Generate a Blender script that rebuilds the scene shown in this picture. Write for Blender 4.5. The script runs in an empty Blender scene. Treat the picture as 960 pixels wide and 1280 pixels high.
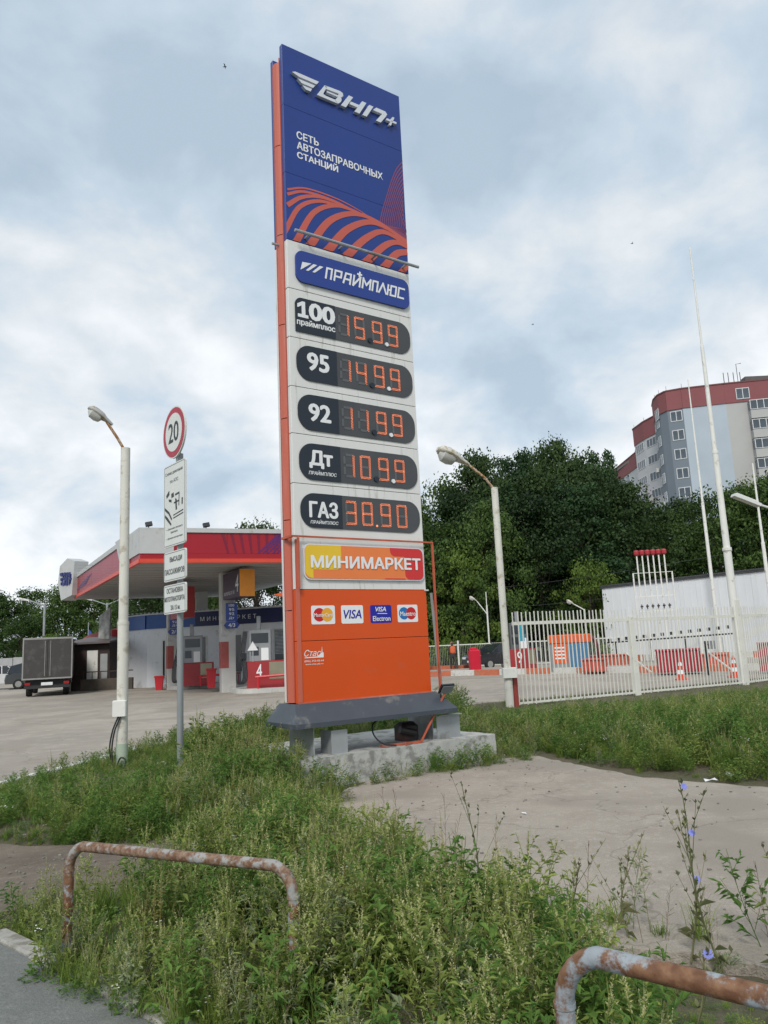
import bpy, math, random
import numpy as np
from mathutils import Vector, Matrix
random.seed(7); NR = np.random.default_rng(7)
SC = bpy.context.scene; COL = SC.collection
R_ = math.radians
# ------------------------------------------------------------------ camera
PITCH, ROLL = R_(9.906), R_(2.65)
F = Vector((0, math.cos(PITCH), math.sin(PITCH))); U0 = Vector((0, -math.sin(PITCH), math.cos(PITCH))); H0 = Vector((1, 0, 0))
RT = H0*math.cos(ROLL) - U0*math.sin(ROLL); UP = H0*math.sin(ROLL) + U0*math.cos(ROLL)
cd = bpy.data.cameras.new('camera'); cam = bpy.data.objects.new('camera', cd); COL.objects.link(cam); SC.camera = cam
cd.sensor_fit = 'VERTICAL'; cd.sensor_height = 24; cd.sensor_width = 18; cd.lens = 24*961/1280
cd.clip_start = .05; cd.clip_end = 3000
M = Matrix((RT, UP, -F)).transposed().to_4x4(); M.translation = Vector((0, 0, 1.6)); cam.matrix_world = M
# ------------------------------------------------------------------ sky
SUN_AZ, SUN_EL = R_(-168), R_(42)          # azimuth from +Y towards +X: behind the camera on the left
w = bpy.data.worlds.new('World'); SC.world = w; w.use_nodes = True
nt = w.node_tree; nt.nodes.clear(); N = nt.nodes.new; L = nt.links.new
out = N('ShaderNodeOutputWorld'); sky = N('ShaderNodeTexSky'); sky.sky_type = 'NISHITA'; sky.sun_disc = False
sky.sun_elevation = SUN_EL; sky.sun_rotation = SUN_AZ % (2*math.pi); sky.air_density = 1.2; sky.dust_density = 2
b1 = N('ShaderNodeBackground'); b1.inputs[1].default_value = .09; L(sky.outputs[0], b1.inputs[0])
tc = N('ShaderNodeTexCoord'); sep = N('ShaderNodeSeparateXYZ'); L(tc.outputs['Generated'], sep.inputs[0])
def mth(op, a, b=None, c=None):
    n = N('ShaderNodeMath'); n.operation = op
    for i, v in enumerate((a, b, c)):
        if v is None: continue
        if isinstance(v, (int, float)): n.inputs[i].default_value = v
        else: L(v, n.inputs[i])
    return n.outputs[0]
zz = mth('ADD', mth('MAXIMUM', sep.outputs[2], 0.0), .5)
cmb = N('ShaderNodeCombineXYZ'); L(mth('DIVIDE', sep.outputs[0], zz), cmb.inputs[0]); L(mth('DIVIDE', sep.outputs[1], zz), cmb.inputs[1])
def noise(vec, scale, det, rough, off, dist=0.0):
    m = N('ShaderNodeMapping'); m.inputs['Location'].default_value = off; L(vec, m.inputs[0])
    n = N('ShaderNodeTexNoise'); n.inputs['Scale'].default_value = scale; n.inputs['Detail'].default_value = det
    n.inputs['Roughness'].default_value = rough; n.inputs['Distortion'].default_value = dist
    L(m.outputs[0], n.inputs['Vector']); return n.outputs[0]
n1 = noise(cmb.outputs[0], 2.3, 4, .5, (3.1, 1.7, 0.4), .3)
n2 = noise(cmb.outputs[0], 5.2, 8, .56, (7.3, 2.2, 1.1), .2)
n3 = noise(cmb.outputs[0], 2.4, 5, .5, (11.3, 6.2, 3.1), .2)
cl = mth('ADD', mth('MULTIPLY', n1, .58), mth('MULTIPLY', n2, .42))
ramp = N('ShaderNodeValToRGB'); e = ramp.color_ramp.elements
e[0].position = .39; e[0].color = (.31, .385, .46, 1); e[1].position = .605; e[1].color = (.615, .64, .665, 1)
x = ramp.color_ramp.elements.new(.46); x.color = (.385, .455, .525, 1)
x = ramp.color_ramp.elements.new(.53); x.color = (.505, .54, .57, 1)
L(cl, ramp.inputs[0])
# brighter towards the horizon, as under a thin overcast
hz = N('ShaderNodeMapRange'); hz.inputs[1].default_value = 0; hz.inputs[2].default_value = .5; hz.inputs[3].default_value = 1.1; hz.inputs[4].default_value = 1.0
L(sep.outputs[2], hz.inputs[0])
b2 = N('ShaderNodeBackground'); L(ramp.outputs[0], b2.inputs[0]); L(hz.outputs[0], b2.inputs[1])
mx = N('ShaderNodeMixShader'); mr = N('ShaderNodeMapRange'); mr.inputs[1].default_value = .36; mr.inputs[2].default_value = .46; mr.inputs[3].default_value = .84; mr.inputs[4].default_value = .985
L(n3, mr.inputs[0]); L(mr.outputs[0], mx.inputs[0]); L(b1.outputs[0], mx.inputs[1]); L(b2.outputs[0], mx.inputs[2]); L(mx.outputs[0], out.inputs[0])
# ------------------------------------------------------------------ sun
sd = bpy.data.lights.new('sun', 'SUN'); sd.energy = 1.5; sd.angle = R_(14); sd.color = (1, .96, .9)
so = bpy.data.objects.new('sun', sd); COL.objects.link(so)
dv = Vector((math.sin(SUN_AZ)*math.cos(SUN_EL), math.cos(SUN_AZ)*math.cos(SUN_EL), math.sin(SUN_EL)))
so.rotation_euler = dv.to_track_quat('Z', 'Y').to_euler(); so.location = (-20, -20, 40)
SC.view_settings.view_transform = 'Standard'; SC.view_settings.look = 'None'; SC.view_settings.exposure = 0.6; SC.view_settings.gamma = 1
SC.render.resolution_x = 768; SC.render.resolution_y = 1024
SC.cycles.max_bounces = 6; SC.cycles.transparent_max_bounces = 8

# ------------------------------------------------------------------ materials
def s2l(c): return tuple((v/255/12.92 if v/255 <= .04045 else ((v/255+.055)/1.055)**2.4) for v in c)
MATS = {}
def mat(name, col, rough=.6, metal=0, var=.08, scale=3.0, dirt=None, dirt_amt=.0, dirt_scale=2.0, sharp=.1, dirt2=None, bump=0.0, bump_scale=60, emit=None, spec=.4, stretch=None, coat=0):
    """albedo with fine colour variation, optional worn patches in a second colour, and a fine relief"""
    if name in MATS: return MATS[name]
    m = bpy.data.materials.new(name); m.use_nodes = True; MATS[name] = m
    t = m.node_tree; B = t.nodes['Principled BSDF']; n = t.nodes.new; l = t.links.new
    B.inputs['Roughness'].default_value = rough; B.inputs['Metallic'].default_value = metal; B.inputs['Specular IOR Level'].default_value = spec
    if coat: B.inputs['Coat Weight'].default_value = coat
    co = n('ShaderNodeTexCoord'); mp = n('ShaderNodeMapping'); l(co.outputs['Object'], mp.inputs[0])
    if stretch: mp.inputs['Scale'].default_value = stretch
    nz = n('ShaderNodeTexNoise'); nz.inputs['Scale'].default_value = scale; nz.inputs['Detail'].default_value = 6; l(mp.outputs[0], nz.inputs['Vector'])
    r = n('ShaderNodeMapRange'); r.inputs[1].default_value = .3; r.inputs[2].default_value = .7; r.inputs[3].default_value = 1-var; r.inputs[4].default_value = 1+var
    l(nz.outputs[0], r.inputs[0])
    mu = n('ShaderNodeVectorMath'); mu.operation = 'SCALE'; mu.inputs[0].default_value = col; l(r.outputs[0], mu.inputs['Scale'])
    c = mu.outputs[0]
    if dirt:
        n2 = n('ShaderNodeTexNoise'); n2.inputs['Scale'].default_value = dirt_scale; n2.inputs['Detail'].default_value = 8; n2.inputs['Roughness'].default_value = .65
        l(mp.outputs[0], n2.inputs['Vector'])
        r2 = n('ShaderNodeMapRange'); r2.inputs[1].default_value = .62-dirt_amt*.35; r2.inputs[2].default_value = (.72-dirt_amt*.3) if sharp == .1 else .62-dirt_amt*.35+sharp; l(n2.outputs[0], r2.inputs[0])
        mi = n('ShaderNodeMix'); mi.data_type = 'RGBA'; l(r2.outputs[0], mi.inputs[0]); l(c, mi.inputs[6]); mi.inputs[7].default_value = (*dirt, 1); c = mi.outputs[2]
        if dirt2:
            n4 = n('ShaderNodeTexNoise'); n4.inputs['Scale'].default_value = dirt_scale*3; n4.inputs['Detail'].default_value = 6; l(mp.outputs[0], n4.inputs['Vector'])
            r4 = n('ShaderNodeMapRange'); r4.inputs[1].default_value = .4; r4.inputs[2].default_value = .62; l(n4.outputs[0], r4.inputs[0])
            m4 = n('ShaderNodeMix'); m4.data_type = 'RGBA'; l(r4.outputs[0], m4.inputs[0]); m4.inputs[6].default_value = (*dirt, 1); m4.inputs[7].default_value = (*dirt2, 1); l(m4.outputs[2], mi.inputs[7])
    l(c, B.inputs['Base Color'])
    if bump:
        n3 = n('ShaderNodeTexNoise'); n3.inputs['Scale'].default_value = bump_scale; n3.inputs['Detail'].default_value = 5; l(mp.outputs[0], n3.inputs['Vector'])
        bp = n('ShaderNodeBump'); bp.inputs['Strength'].default_value = bump; bp.inputs['Distance'].default_value = .01; l(n3.outputs[0], bp.inputs['Height']); l(bp.outputs[0], B.inputs['Normal'])
    if emit:
        B.inputs['Emission Color'].default_value = (*emit[0], 1); B.inputs['Emission Strength'].default_value = emit[1]
    return m
def leafmat(name, c1, c2, trans=.3, rough=.55, vscale=1.5):
    m = bpy.data.materials.new(name); m.use_nodes = True; t = m.node_tree; B = t.nodes['Principled BSDF']; n = t.nodes.new; l = t.links.new
    oi = n('ShaderNodeObjectInfo'); co = n('ShaderNodeTexCoord'); nz = n('ShaderNodeTexNoise'); nz.inputs['Scale'].default_value = vscale; nz.inputs['Detail'].default_value = 3
    l(co.outputs['Object'], nz.inputs['Vector'])
    g = n('ShaderNodeNewGeometry')
    a = n('ShaderNodeMath'); a.operation = 'MULTIPLY_ADD'; l(oi.outputs['Random'], a.inputs[0]); a.inputs[1].default_value = .55; 
    b = n('ShaderNodeMath'); b.operation = 'MULTIPLY_ADD'; l(nz.outputs[0], b.inputs[0]); b.inputs[1].default_value = 1.2; b.inputs[2].default_value = -.6
    l(b.outputs[0], a.inputs[2])
    a2 = n('ShaderNodeMath'); a2.operation = 'MULTIPLY_ADD'; l(g.outputs['Random Per Island'], a2.inputs[0]); a2.inputs[1].default_value = .45; l(a.outputs[0], a2.inputs[2]); a2.use_clamp = True
    mi = n('ShaderNodeMix'); mi.data_type = 'RGBA'; l(a2.outputs[0], mi.inputs[0]); mi.inputs[6].default_value = (*c1, 1); mi.inputs[7].default_value = (*c2, 1)
    l(mi.outputs[2], B.inputs['Base Color']); B.inputs['Roughness'].default_value = rough; B.inputs['Specular IOR Level'].default_value = .15
    tr = n('ShaderNodeBsdfTranslucent'); l(mi.outputs[2], tr.inputs[0]); ms = n('ShaderNodeMixShader'); ms.inputs[0].default_value = trans
    l(B.outputs[0], ms.inputs[1]); l(tr.outputs[0], ms.inputs[2]); l(ms.outputs[0], t.nodes['Material Output'].inputs[0])
    MATS[name] = m; return m

white = mat('white_paint', (.7, .7, .66), .5, var=.05, dirt=(.45, .42, .36), dirt_amt=.12, dirt_scale=4)
white_clean = mat('white_enamel', (.62, .63, .61), .4, var=.03)
print_white = mat('print_white', (.72, .73, .74), .5, var=.01)
black = mat('black_plastic', (.02, .022, .026), .35, var=.05)
grey_m = mat('galvanised_metal', (.36, .38, .39), .45, .35, var=.12, dirt=(.22, .22, .21), dirt_amt=.3)
dgrey = mat('dark_grey_sheet', (.055, .066, .082), .4, var=.1, dirt=(.16, .16, .15), dirt_amt=.12, dirt_scale=3)
orange_p = mat('orange_panel', (.6, .07, .003), .42, var=.03, scale=1.2, coat=.1, dirt=(.5, .09, .03), dirt_amt=.05)
blue_p = mat('blue_print', (.014, .042, .22), .35, var=.05, scale=1)
red_p = mat('red_panel', (.52, .02, .03), .4, var=.05)
red_lip = mat('red_edge', (.62, .06, .03), .4, var=.05)
concrete = mat('concrete_block', (.43, .43, .405), .9, var=.16, scale=5, dirt=(.22, .22, .2), dirt_amt=.4, dirt_scale=5, bump=.6, bump_scale=30)

# ------------------------------------------------------------------ mesh helpers
class MB:
    def __init__(s): s.v = []; s.f = []; s.mi = []; s.cur = 0
    def add(s, vs, fs):
        o = len(s.v); s.v += [tuple(p) for p in vs]; s.f += [tuple(i+o for i in f) for f in fs]; s.mi += [s.cur]*len(fs); return s
    def box(s, x0, x1, y0, y1, z0, z1):
        return s.add([(x0,y0,z0),(x1,y0,z0),(x1,y1,z0),(x0,y1,z0),(x0,y0,z1),(x1,y0,z1),(x1,y1,z1),(x0,y1,z1)],
                     [(0,3,2,1),(4,5,6,7),(0,1,5,4),(1,2,6,5),(2,3,7,6),(3,0,4,7)])
    def bbox(s, x0, x1, y0, y1, z0, z1, b=.01):
        """box with chamfered vertical and top edges"""
        pts = [(x0+b,y0),(x1-b,y0),(x1,y0+b),(x1,y1-b),(x1-b,y1),(x0+b,y1),(x0,y1-b),(x0,y0+b)]
        cx, cy = (x0+x1)/2, (y0+y1)/2
        ins = [(p[0]-(b if p[0] > cx else -b)*.9, p[1]-(b if p[1] > cy else -b)*.9) for p in pts]
        rings = [[(p[0],p[1],z0) for p in pts], [(p[0],p[1],z1-b) for p in pts], [(p[0],p[1],z1) for p in ins]]
        vs = sum(rings, []); fs = [tuple(range(7,-1,-1)), tuple(range(16,24))]
        for r in range(2):
            for i in range(8): j = (i+1) % 8; fs.append((r*8+i, r*8+j, r*8+8+j, r*8+8+i))
        return s.add(vs, fs)
    def obox(s, c, ax, ay, az, hx, hy, hz):
        c, ax, ay, az = map(Vector, (c, ax, ay, az)); vs = []
        for k in (-1, 1):
            for i, j in ((-1,-1),(1,-1),(1,1),(-1,1)): vs.append(c+ax*hx*i+ay*hy*j+az*hz*k)
        return s.add(vs, [(0,3,2,1),(4,5,6,7),(0,1,5,4),(1,2,6,5),(2,3,7,6),(3,0,4,7)])
    def prism_xz(s, pts, y0, y1):
        """outline in x,z (counter-clockwise seen from -y); front at y0"""
        n = len(pts); vs = [(p[0],y0,p[1]) for p in pts]+[(p[0],y1,p[1]) for p in pts]
        fs = [tuple(range(n)), tuple(range(2*n-1, n-1, -1))]+[(j, i, i+n, j+n) for i in range(n) for j in [(i+1) % n]]
        return s.add(vs, fs)
    def prism_xy(s, pts, z0, z1):
        n = len(pts); vs = [(p[0],p[1],z0) for p in pts]+[(p[0],p[1],z1) for p in pts]
        fs = [tuple(range(n-1,-1,-1)), tuple(range(n, 2*n))]+[(i, j, j+n, i+n) for i in range(n) for j in [(i+1) % n]]
        return s.add(vs, fs)
    def prism_yz(s, pts, x0, x1):
        n = len(pts); vs = [(x0,p[0],p[1]) for p in pts]+[(x1,p[0],p[1]) for p in pts]
        fs = [tuple(range(n-1,-1,-1)), tuple(range(n, 2*n))]+[(i, j, j+n, i+n) for i in range(n) for j in [(i+1) % n]]
        return s.add(vs, fs)
    def tube(s, path, r, n=10, cap=True):
        path = [Vector(p) for p in path]; m = len(path); rr = r if isinstance(r, (list, tuple)) else [r]*m
        vs = []; pu = None
        for i, p in enumerate(path):
            d = (path[min(i+1, m-1)]-path[max(i-1, 0)]).normalized()
            if pu is None: pu = d.orthogonal().normalized()
            pu = (pu-d*pu.dot(d)).normalized(); q = d.cross(pu)
            for k in range(n):
                a = 2*math.pi*k/n; vs.append(p+(pu*math.cos(a)+q*math.sin(a))*rr[i])
        fs = [(i*n+k, i*n+(k+1) % n, (i+1)*n+(k+1) % n, (i+1)*n+k) for i in range(m-1) for k in range(n)]
        if cap: fs += [tuple(range(n-1,-1,-1)), tuple(range((m-1)*n, m*n))]
        return s.add(vs, fs)
    def lathe(s, prof, n=16, c=(0,0,0), ax='z'):
        vs = []; 
        for (r, z) in prof:
            for k in range(n):
                a = 2*math.pi*k/n; p = (r*math.cos(a), r*math.sin(a), z)
                if ax == 'y': p = (p[0], p[2], p[1])
                if ax == 'x': p = (p[2], p[0], p[1])
                vs.append((p[0]+c[0], p[1]+c[1], p[2]+c[2]))
        m = len(prof)
        fs = [(i*n+k, i*n+(k+1) % n, (i+1)*n+(k+1) % n, (i+1)*n+k) for i in range(m-1) for k in range(n)]+[tuple(range(n-1,-1,-1)), tuple(range((m-1)*n, m*n))]
        if ax == 'y': fs = [tuple(reversed(f)) for f in fs]
        return s.add(vs, fs)
    def mesh(s, name, m, smooth=False):
        me = bpy.data.meshes.new(name); me.from_pydata(s.v, [], s.f)
        for k in (m if isinstance(m, (list, tuple)) else [m]): me.materials.append(k)
        if any(s.mi): me.polygons.foreach_set('material_index', s.mi)
        if smooth: me.shade_smooth(); me.set_sharp_from_angle(angle=R_(35)) if hasattr(me, 'set_sharp_from_angle') else None
        me.update(); return me
    def build(s, name, m, parent=None, smooth=False, loc=None, rz=None, **k):
        return put(name, s.mesh(name, m, smooth), parent, loc, rz, **k)
def put(name, me, parent=None, loc=None, rz=None, label=None, cat=None, group=None, kind=None):
    o = bpy.data.objects.new(name, me); COL.objects.link(o); o.parent = parent
    if loc is not None: o.location = loc
    if rz is not None: o.rotation_euler[2] = rz
    return tag(o, label, cat, group, kind)
def tag(o, label=None, cat=None, group=None, kind=None):
    if label: o['label'] = label
    if cat: o['category'] = cat
    if group: o['group'] = group
    if kind: o['kind'] = kind
    return o
def thing(name, label, cat, loc=(0,0,0), rz=0, group=None):
    o = bpy.data.objects.new(name, None); COL.objects.link(o); o.empty_display_size = .3
    o.location = loc; o.rotation_euler[2] = rz; return tag(o, label, cat, group)
KIDS = {}
def copy_tree(o, parent=None, label=None):
    c = o.copy(); COL.objects.link(c); c.parent = parent
    if label: c['label'] = label
    for ch in [k for k in list(bpy.data.objects) if k.parent == o]: copy_tree(ch, c)
    return c
def arcs(x0, x1, z0, z1, r, n=8, corners=(1,1,1,1)):
    """rounded rectangle, counter-clockwise; corners order: lower left, lower right, upper right, upper left"""
    P = []
    for i, (cx, cz, a0) in enumerate(((x0+r, z0+r, 180), (x1-r, z0+r, 270), (x1-r, z1-r, 0), (x0+r, z1-r, 90))):
        if corners[i]:
            for k in range(n+1): a = R_(a0+90*k/n); P.append((cx+r*math.cos(a), cz+r*math.sin(a)))
        else: P.append(((x0, z0), (x1, z0), (x1, z1), (x0, z1))[i])
    return P
def text(body, x0, x1, z0, z1, y, m, parent, name='lettering', bold=0.0, shear=0.0, depth=.002, space=1.0, res=3):
    """flat lettering standing in the local x-z plane at depth y, facing -y, fitted to a box"""
    cu = bpy.data.curves.new(name, 'FONT'); cu.body = body; cu.size = 1; cu.shear = shear; cu.space_character = space; cu.resolution_u = res
    ob = bpy.data.objects.new(name, cu); COL.objects.link(ob); bpy.context.view_layer.update()
    me = bpy.data.meshes.new_from_object(ob.evaluated_get(bpy.context.evaluated_depsgraph_get())); bpy.data.objects.remove(ob); bpy.data.curves.remove(cu)
    n = len(me.vertices)
    if n == 0: return None
    a = np.empty(n*3, np.float32); me.vertices.foreach_get('co', a); a = a.reshape(-1, 3)
    mn = a.min(0); mxx = a.max(0)
    X = x0+(a[:,0]-mn[0])/max(mxx[0]-mn[0], 1e-6)*(x1-x0); Z = z0+(a[:,1]-mn[1])/max(mxx[1]-mn[1], 1e-6)*(z1-z0)
    b = np.stack([X, np.full(n, y, np.float32), Z], 1); me.vertices.foreach_set('co', b.astype(np.float32).ravel())
    if bold:
        nv = n; k = bold*(z1-z0)*.9; V = b.astype(np.float64); vs = []; fs = []; F0 = [tuple(p.vertices) for p in me.polygons]
        for q, (ox, oz) in enumerate(((0,0),(-1,0),(1,0),(0,-.7),(0,.7),(.7,.5),(-.7,-.5),(-.7,.5),(.7,-.5))):
            W_ = V.copy(); W_[:,0] += ox*k; W_[:,2] += oz*k; W_[:,1] -= .00012*q; vs += W_.tolist(); fs += [tuple(i+q*nv for i in f) for f in F0]
        me = bpy.data.meshes.new(name); me.from_pydata(vs, [], fs)
    me.materials.clear(); me.materials.append(m); me.update()
    return put(name, me, parent)
def strokes(lines, wd, y, m, parent, name='lettering', thick=0.0, mb=None):
    """letters drawn as square-ended strokes in the local x-z plane"""
    own = mb is None; mb = mb or MB(); k = 0
    for ln in lines:
        for (a, b) in zip(ln[:-1], ln[1:]):
            a = Vector((a[0], 0, a[1])); b = Vector((b[0], 0, b[1])); d = (b-a).normalized(); q = Vector((-d.z, 0, d.x))*wd/2; a = a-d*wd*.45; b = b+d*wd*.45
            yy = y-.0003*(k % 5); k += 1
            vs = [a-q, b-q, b+q, a+q]; vs = [(v.x, yy, v.z) for v in vs]
            if thick: mb.prism_xz([(v[0], v[2]) for v in vs], yy, yy+thick)
            else: mb.add(vs, [(0,1,2,3)])
    if own: return mb.build(name, m, parent)
def curve_pts(P, n=8):
    """Catmull-Rom through P"""
    P = [Vector(p) for p in P]; Q = [P[0]*2-P[1]]+P+[P[-1]*2-P[-2]]; o = []
    for i in range(1, len(Q)-2):
        for k in range(n):
            t = k/n; a, b, c, d = Q[i-1], Q[i], Q[i+1], Q[i+2]
            o.append(.5*((2*b)+(c-a)*t+(2*a-5*b+4*c-d)*t*t+(3*b-a-3*c+d)*t**3))
    o.append(P[-1]); return o
def ribbon(mb, P, w0, w1, y, peak=None):
    P = curve_pts([(p[0], p[1]) for p in P]); n = len(P); vs = []; 
    for i, p in enumerate(P):
        d = (P[min(i+1, n-1)]-P[max(i-1, 0)]).normalized(); q = Vector((-d.y, d.x)); t = i/(n-1); wd = (w0*(1-t)+w1*t)/2
        for s in (-1, 1):
            v = p+q*wd*s; vs.append((min(max(v.x, -.478), 1.568), y, min(max(v.y, 7.085), 9.05)))
    mb.add(vs, [(2*i, 2*i+2, 2*i+3, 2*i+1) for i in range(n-1)])
# ================================================================== THE PRICE PYLON
pillar_m = mat('pillar_orange', (.5, .12, .075), .4, var=.08, scale=3, coat=.1, stretch=(1, 1, .15), dirt=(.5, .21, .17), dirt_amt=.4)
panel_w = mat('pylon_white_panel', (.66, .66, .64), .35, var=.02, scale=1, dirt=(.47, .46, .42), dirt_amt=.14, dirt_scale=3, stretch=(4, 4, .5))
stripe_o = mat('wave_orange', (.5, .1, .07), .4, var=.03)
stripe_p = mat('wave_purple', (.22, .055, .12), .4, var=.03)
disp_m = mat('display_glass', (.06, .063, .067), .25, var=.1); label_bk = mat('label_black', (.014, .02, .03), .3, var=.05)
ghost_m = mat('unlit_segment', (.1, .105, .11), .5, var=.05)
led_m = mat('lit_led', (.6, .2, .1), .5, emit=((1, .28, .13), .62)); led_m2 = mat('led_segment', (.16, .05, .035), .5, emit=((1, .2, .07), .05))
seam_m = mat('seam_shadow_gap', (.05, .05, .05), .8)
blue_sign = mat('blue_sign_plate', (.012, .04, .24), .3, var=.02, coat=.2)
yell = mat('print_yellow', (.72, .48, .03), .4, var=.02); orng = mat('print_orange', (.74, .2, .055), .4, var=.02); redd = mat('print_red', (.58, .03, .03), .4, var=.02)
cardblue = mat('print_card_blue', (.01, .015, .3), .4, var=.02); cardred = mat('print_card_red', (.5, .01, .015), .4, var=.02); cardyel = mat('print_card_yellow', (.75, .36, .03), .4, var=.02); cardcy = mat('print_card_cyan', (.01, .15, .42), .4, var=.02)
letter3 = mat('raised_letter', (.6, .63, .68), .4, var=.03)
PZ = R_(35.02); PX, PY = -.75, 9.86
py = thing('price_pylon', 'tall fuel price pylon with blue header, five orange digit displays and orange lower panels', 'price sign', (PX, PY, 0), PZ)
X0, X1 = -.48, 1.57; D_ = .36
seams = [7.08, 6.38, 5.69, 5.01, 4.37, 3.71, 3.03, 2.35, 1.71, .96]
# core frame and rounded side pillars
mb = MB(); mb.box(X0+.05, X1-.05, .09, D_-.09, .96, 9.95); mb.build('core_frame', mat('core_dark', (.1, .05, .04), .6), py)
zs = [.97, 2.1, 3.25, 4.6, 5.9, 7.2, 8.55, 9.86]
for sgn, xe in ((-1, X0), (1, X1)):
    for a, b in zip(zs[:-1], zs[1:]):
        mb = MB(); pr = [(xe+sgn*(-.01+.055*math.sin(math.pi*k/8)), .09+(D_-.18)*k/8) for k in range(9)]+[(xe-sgn*.08, D_-.09), (xe-sgn*.08, .09)]
        if sgn > 0: pr = pr[::-1]
        mb.prism_xy(pr[::-1], a, b-.012); mb.build('pillar_section', pillar_m, py, smooth=False)
mb = MB(); mb.box(X0-.012, X0+.0, .075, .088, .97, 9.9); mb.box(X0-.012, X0, D_-.088, D_-.075, .97, 9.9); mb.build('pillar_trim', mat('trim_orange', (.5, .1, .06), .4), py)
# back cabinets (thin panels on the far side)
mb = MB(); mb.bbox(X0-.002, X1+.002, D_-.075, D_, 7.09, 10.02, .006); mb.build('rear_header_panel', blue_p, py)
mb = MB(); mb.bbox(X0-.002, X1+.002, D_-.075, D_, .97, 7.075, .006); mb.build('rear_panel', panel_w, py)
# header: three blue sheets
hz_ = [10.08, 9.12, 8.08, 7.08]
for a, b in zip(hz_[1:], hz_[:-1]):
    mb = MB(); mb.bbox(X0, X1, 0, .075, a+.0015, b-.0015, .003); mb.build('header_panel', blue_p, py)
    if b > 8.5: pass
P1 = [[(-0.452,7.819),(-0.153,7.929),(0.335,7.932),(0.739,7.86),(1.086,7.747)],[(-0.454,7.746),(-0.186,7.869),(0.266,7.885),(0.737,7.811),(1.158,7.739),(1.573,7.598)],[(-0.458,7.58),(-0.22,7.776),(0.102,7.87),(0.567,7.838),(1.086,7.747)],[(-0.46,7.269),(-0.272,7.608),(0.035,7.796),(0.431,7.827),(0.876,7.806),(1.302,7.716)],[(-0.317,7.11),(-0.053,7.586),(0.296,7.807),(0.669,7.828),(1.086,7.74)],[(-0.1,7.11),(0.204,7.541),(0.598,7.775),(1.017,7.784),(1.575,7.621)],[(0.18,7.1),(0.483,7.484),(0.872,7.725),(1.229,7.718),(1.583,7.575)],[(0.49,7.1),(0.824,7.457),(1.153,7.647),(1.581,7.548)],[(0.83,7.1),(1.14,7.419),(1.365,7.54),(1.579,7.515)],[(1.14,7.1),(1.354,7.349),(1.574,7.442)],[(1.45,7.1),(1.59,7.267)]]
mb = MB()
for i, c in enumerate(P1):
    if i >= 3: c = [(c[0][0]-(c[1][0]-c[0][0])*.35, c[0][1]-(c[1][1]-c[0][1])*.35)]+c
    ribbon(mb, c, (.03, .045, .07, .09, .12, .14, .15, .15, .15, .14, .1)[i], (.008, .01, .01, .012, .015, .03, .035, .05, .05, .09, .09)[i], -.003-.0004*i)
mb.build('wave_print', stripe_o, py)
mb = MB()
for j in range(14):
    t = j/13
    P = [(1.583-.07*t, 8.97-1.0*t), (1.417+.12*t, 8.73-.79*t), (1.244+.28*t, 8.294-.4*t), (1.09+.46*t, 7.806+.02*t), (1.195+.37*t, 7.756+.03*t), (1.374+.21*t, 7.695), (1.593, 7.61+.13*t)]
    ribbon(mb, P, .018, .012, -.0025-.0003*j)
for j in range(5): ribbon(mb, [(1.0, 7.775-.012*j), (1.2, 7.72-.02*j), (1.575, 7.60-.02*j)], .006, .011, -.0025-.0003*j)
mb.build('fin_print', stripe_p, py)
# raised logo letters
def poly(mb, pts, y0=-.045, y1=-.002):
    a = sum(pts[i][0]*pts[(i+1) % len(pts)][1]-pts[(i+1) % len(pts)][0]*pts[i][1] for i in range(len(pts)))
    mb.prism_xz(pts if a > 0 else pts[::-1], y0, y1)
def emblem(parent, m, T, y0, y1):
    """the winged letter emblem; T maps sign coordinates to the local plane"""
    def P(n, *pls):
        mb = MB()
        for pl in pls: poly(mb, [T(*p) for p in pl], y0, y1)
        mb.build(n, m, parent)
    P('wing_bar', [(-.352,9.645),(-.30,9.672),(.085,9.672),(.045,9.615),(-.24,9.615)])
    P('wing_bar', [(-.262,9.578),(.018,9.582),(-.015,9.53),(-.20,9.53)])
    P('wing_bar', [(-.188,9.5),(-.035,9.505),(-.06,9.455),(-.135,9.455)])
    P('letter_ve', [(.043,9.444),(.18,9.655),(.23,9.655),(.19,9.59),(.15,9.5),(.20,9.49),(.36,9.49),(.40,9.444)], [(.18,9.656),(.445,9.67),(.487,9.655),(.497,9.61),(.42,9.61),(.41,9.617),(.20,9.605)], [(.497,9.612),(.42,9.612),(.40,9.582),(.22,9.578),(.21,9.556),(.40,9.556),(.455,9.57)], [(.455,9.57),(.40,9.556),(.352,9.49),(.36,9.445),(.41,9.455),(.452,9.50),(.465,9.54)])
    P('letter_en', [(.448,9.44),(.593,9.66),(.668,9.66),(.534,9.44)], [(.60,9.52),(.625,9.572),(.775,9.572),(.745,9.52)], [(.684,9.43),(.831,9.66),(.904,9.66),(.771,9.43)])
    P('letter_pe', [(.825,9.43),(.957,9.65),(1.032,9.65),(.90,9.43)], [(1.02,9.59),(1.085,9.655),(1.25,9.655),(1.284,9.62),(1.26,9.575),(1.215,9.59)], [(1.07,9.43),(1.19,9.592),(1.262,9.577),(1.155,9.43)])
    P('plus_mark', [(1.262,9.515),(1.275,9.55),(1.46,9.55),(1.447,9.515)], [(1.31,9.45),(1.385,9.615),(1.42,9.615),(1.345,9.45)])
hd = [o for o in bpy.data.objects if o.name.startswith('header_panel')]
emblem(hd[0], letter3, lambda x, z: (x, z), -.05, -.001)
for s_, x1, z in (('СЕТЬ', .07, 8.66), ('АВТОЗАПРАВОЧНЫХ', 1.17, 8.50), ('СТАНЦИЙ', .38, 8.34)):
    text(s_, -.28, x1, z, z+(.115 if s_ != 'СТАНЦИЙ' else .14), -.004, print_white, hd[1], bold=.04)
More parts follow.
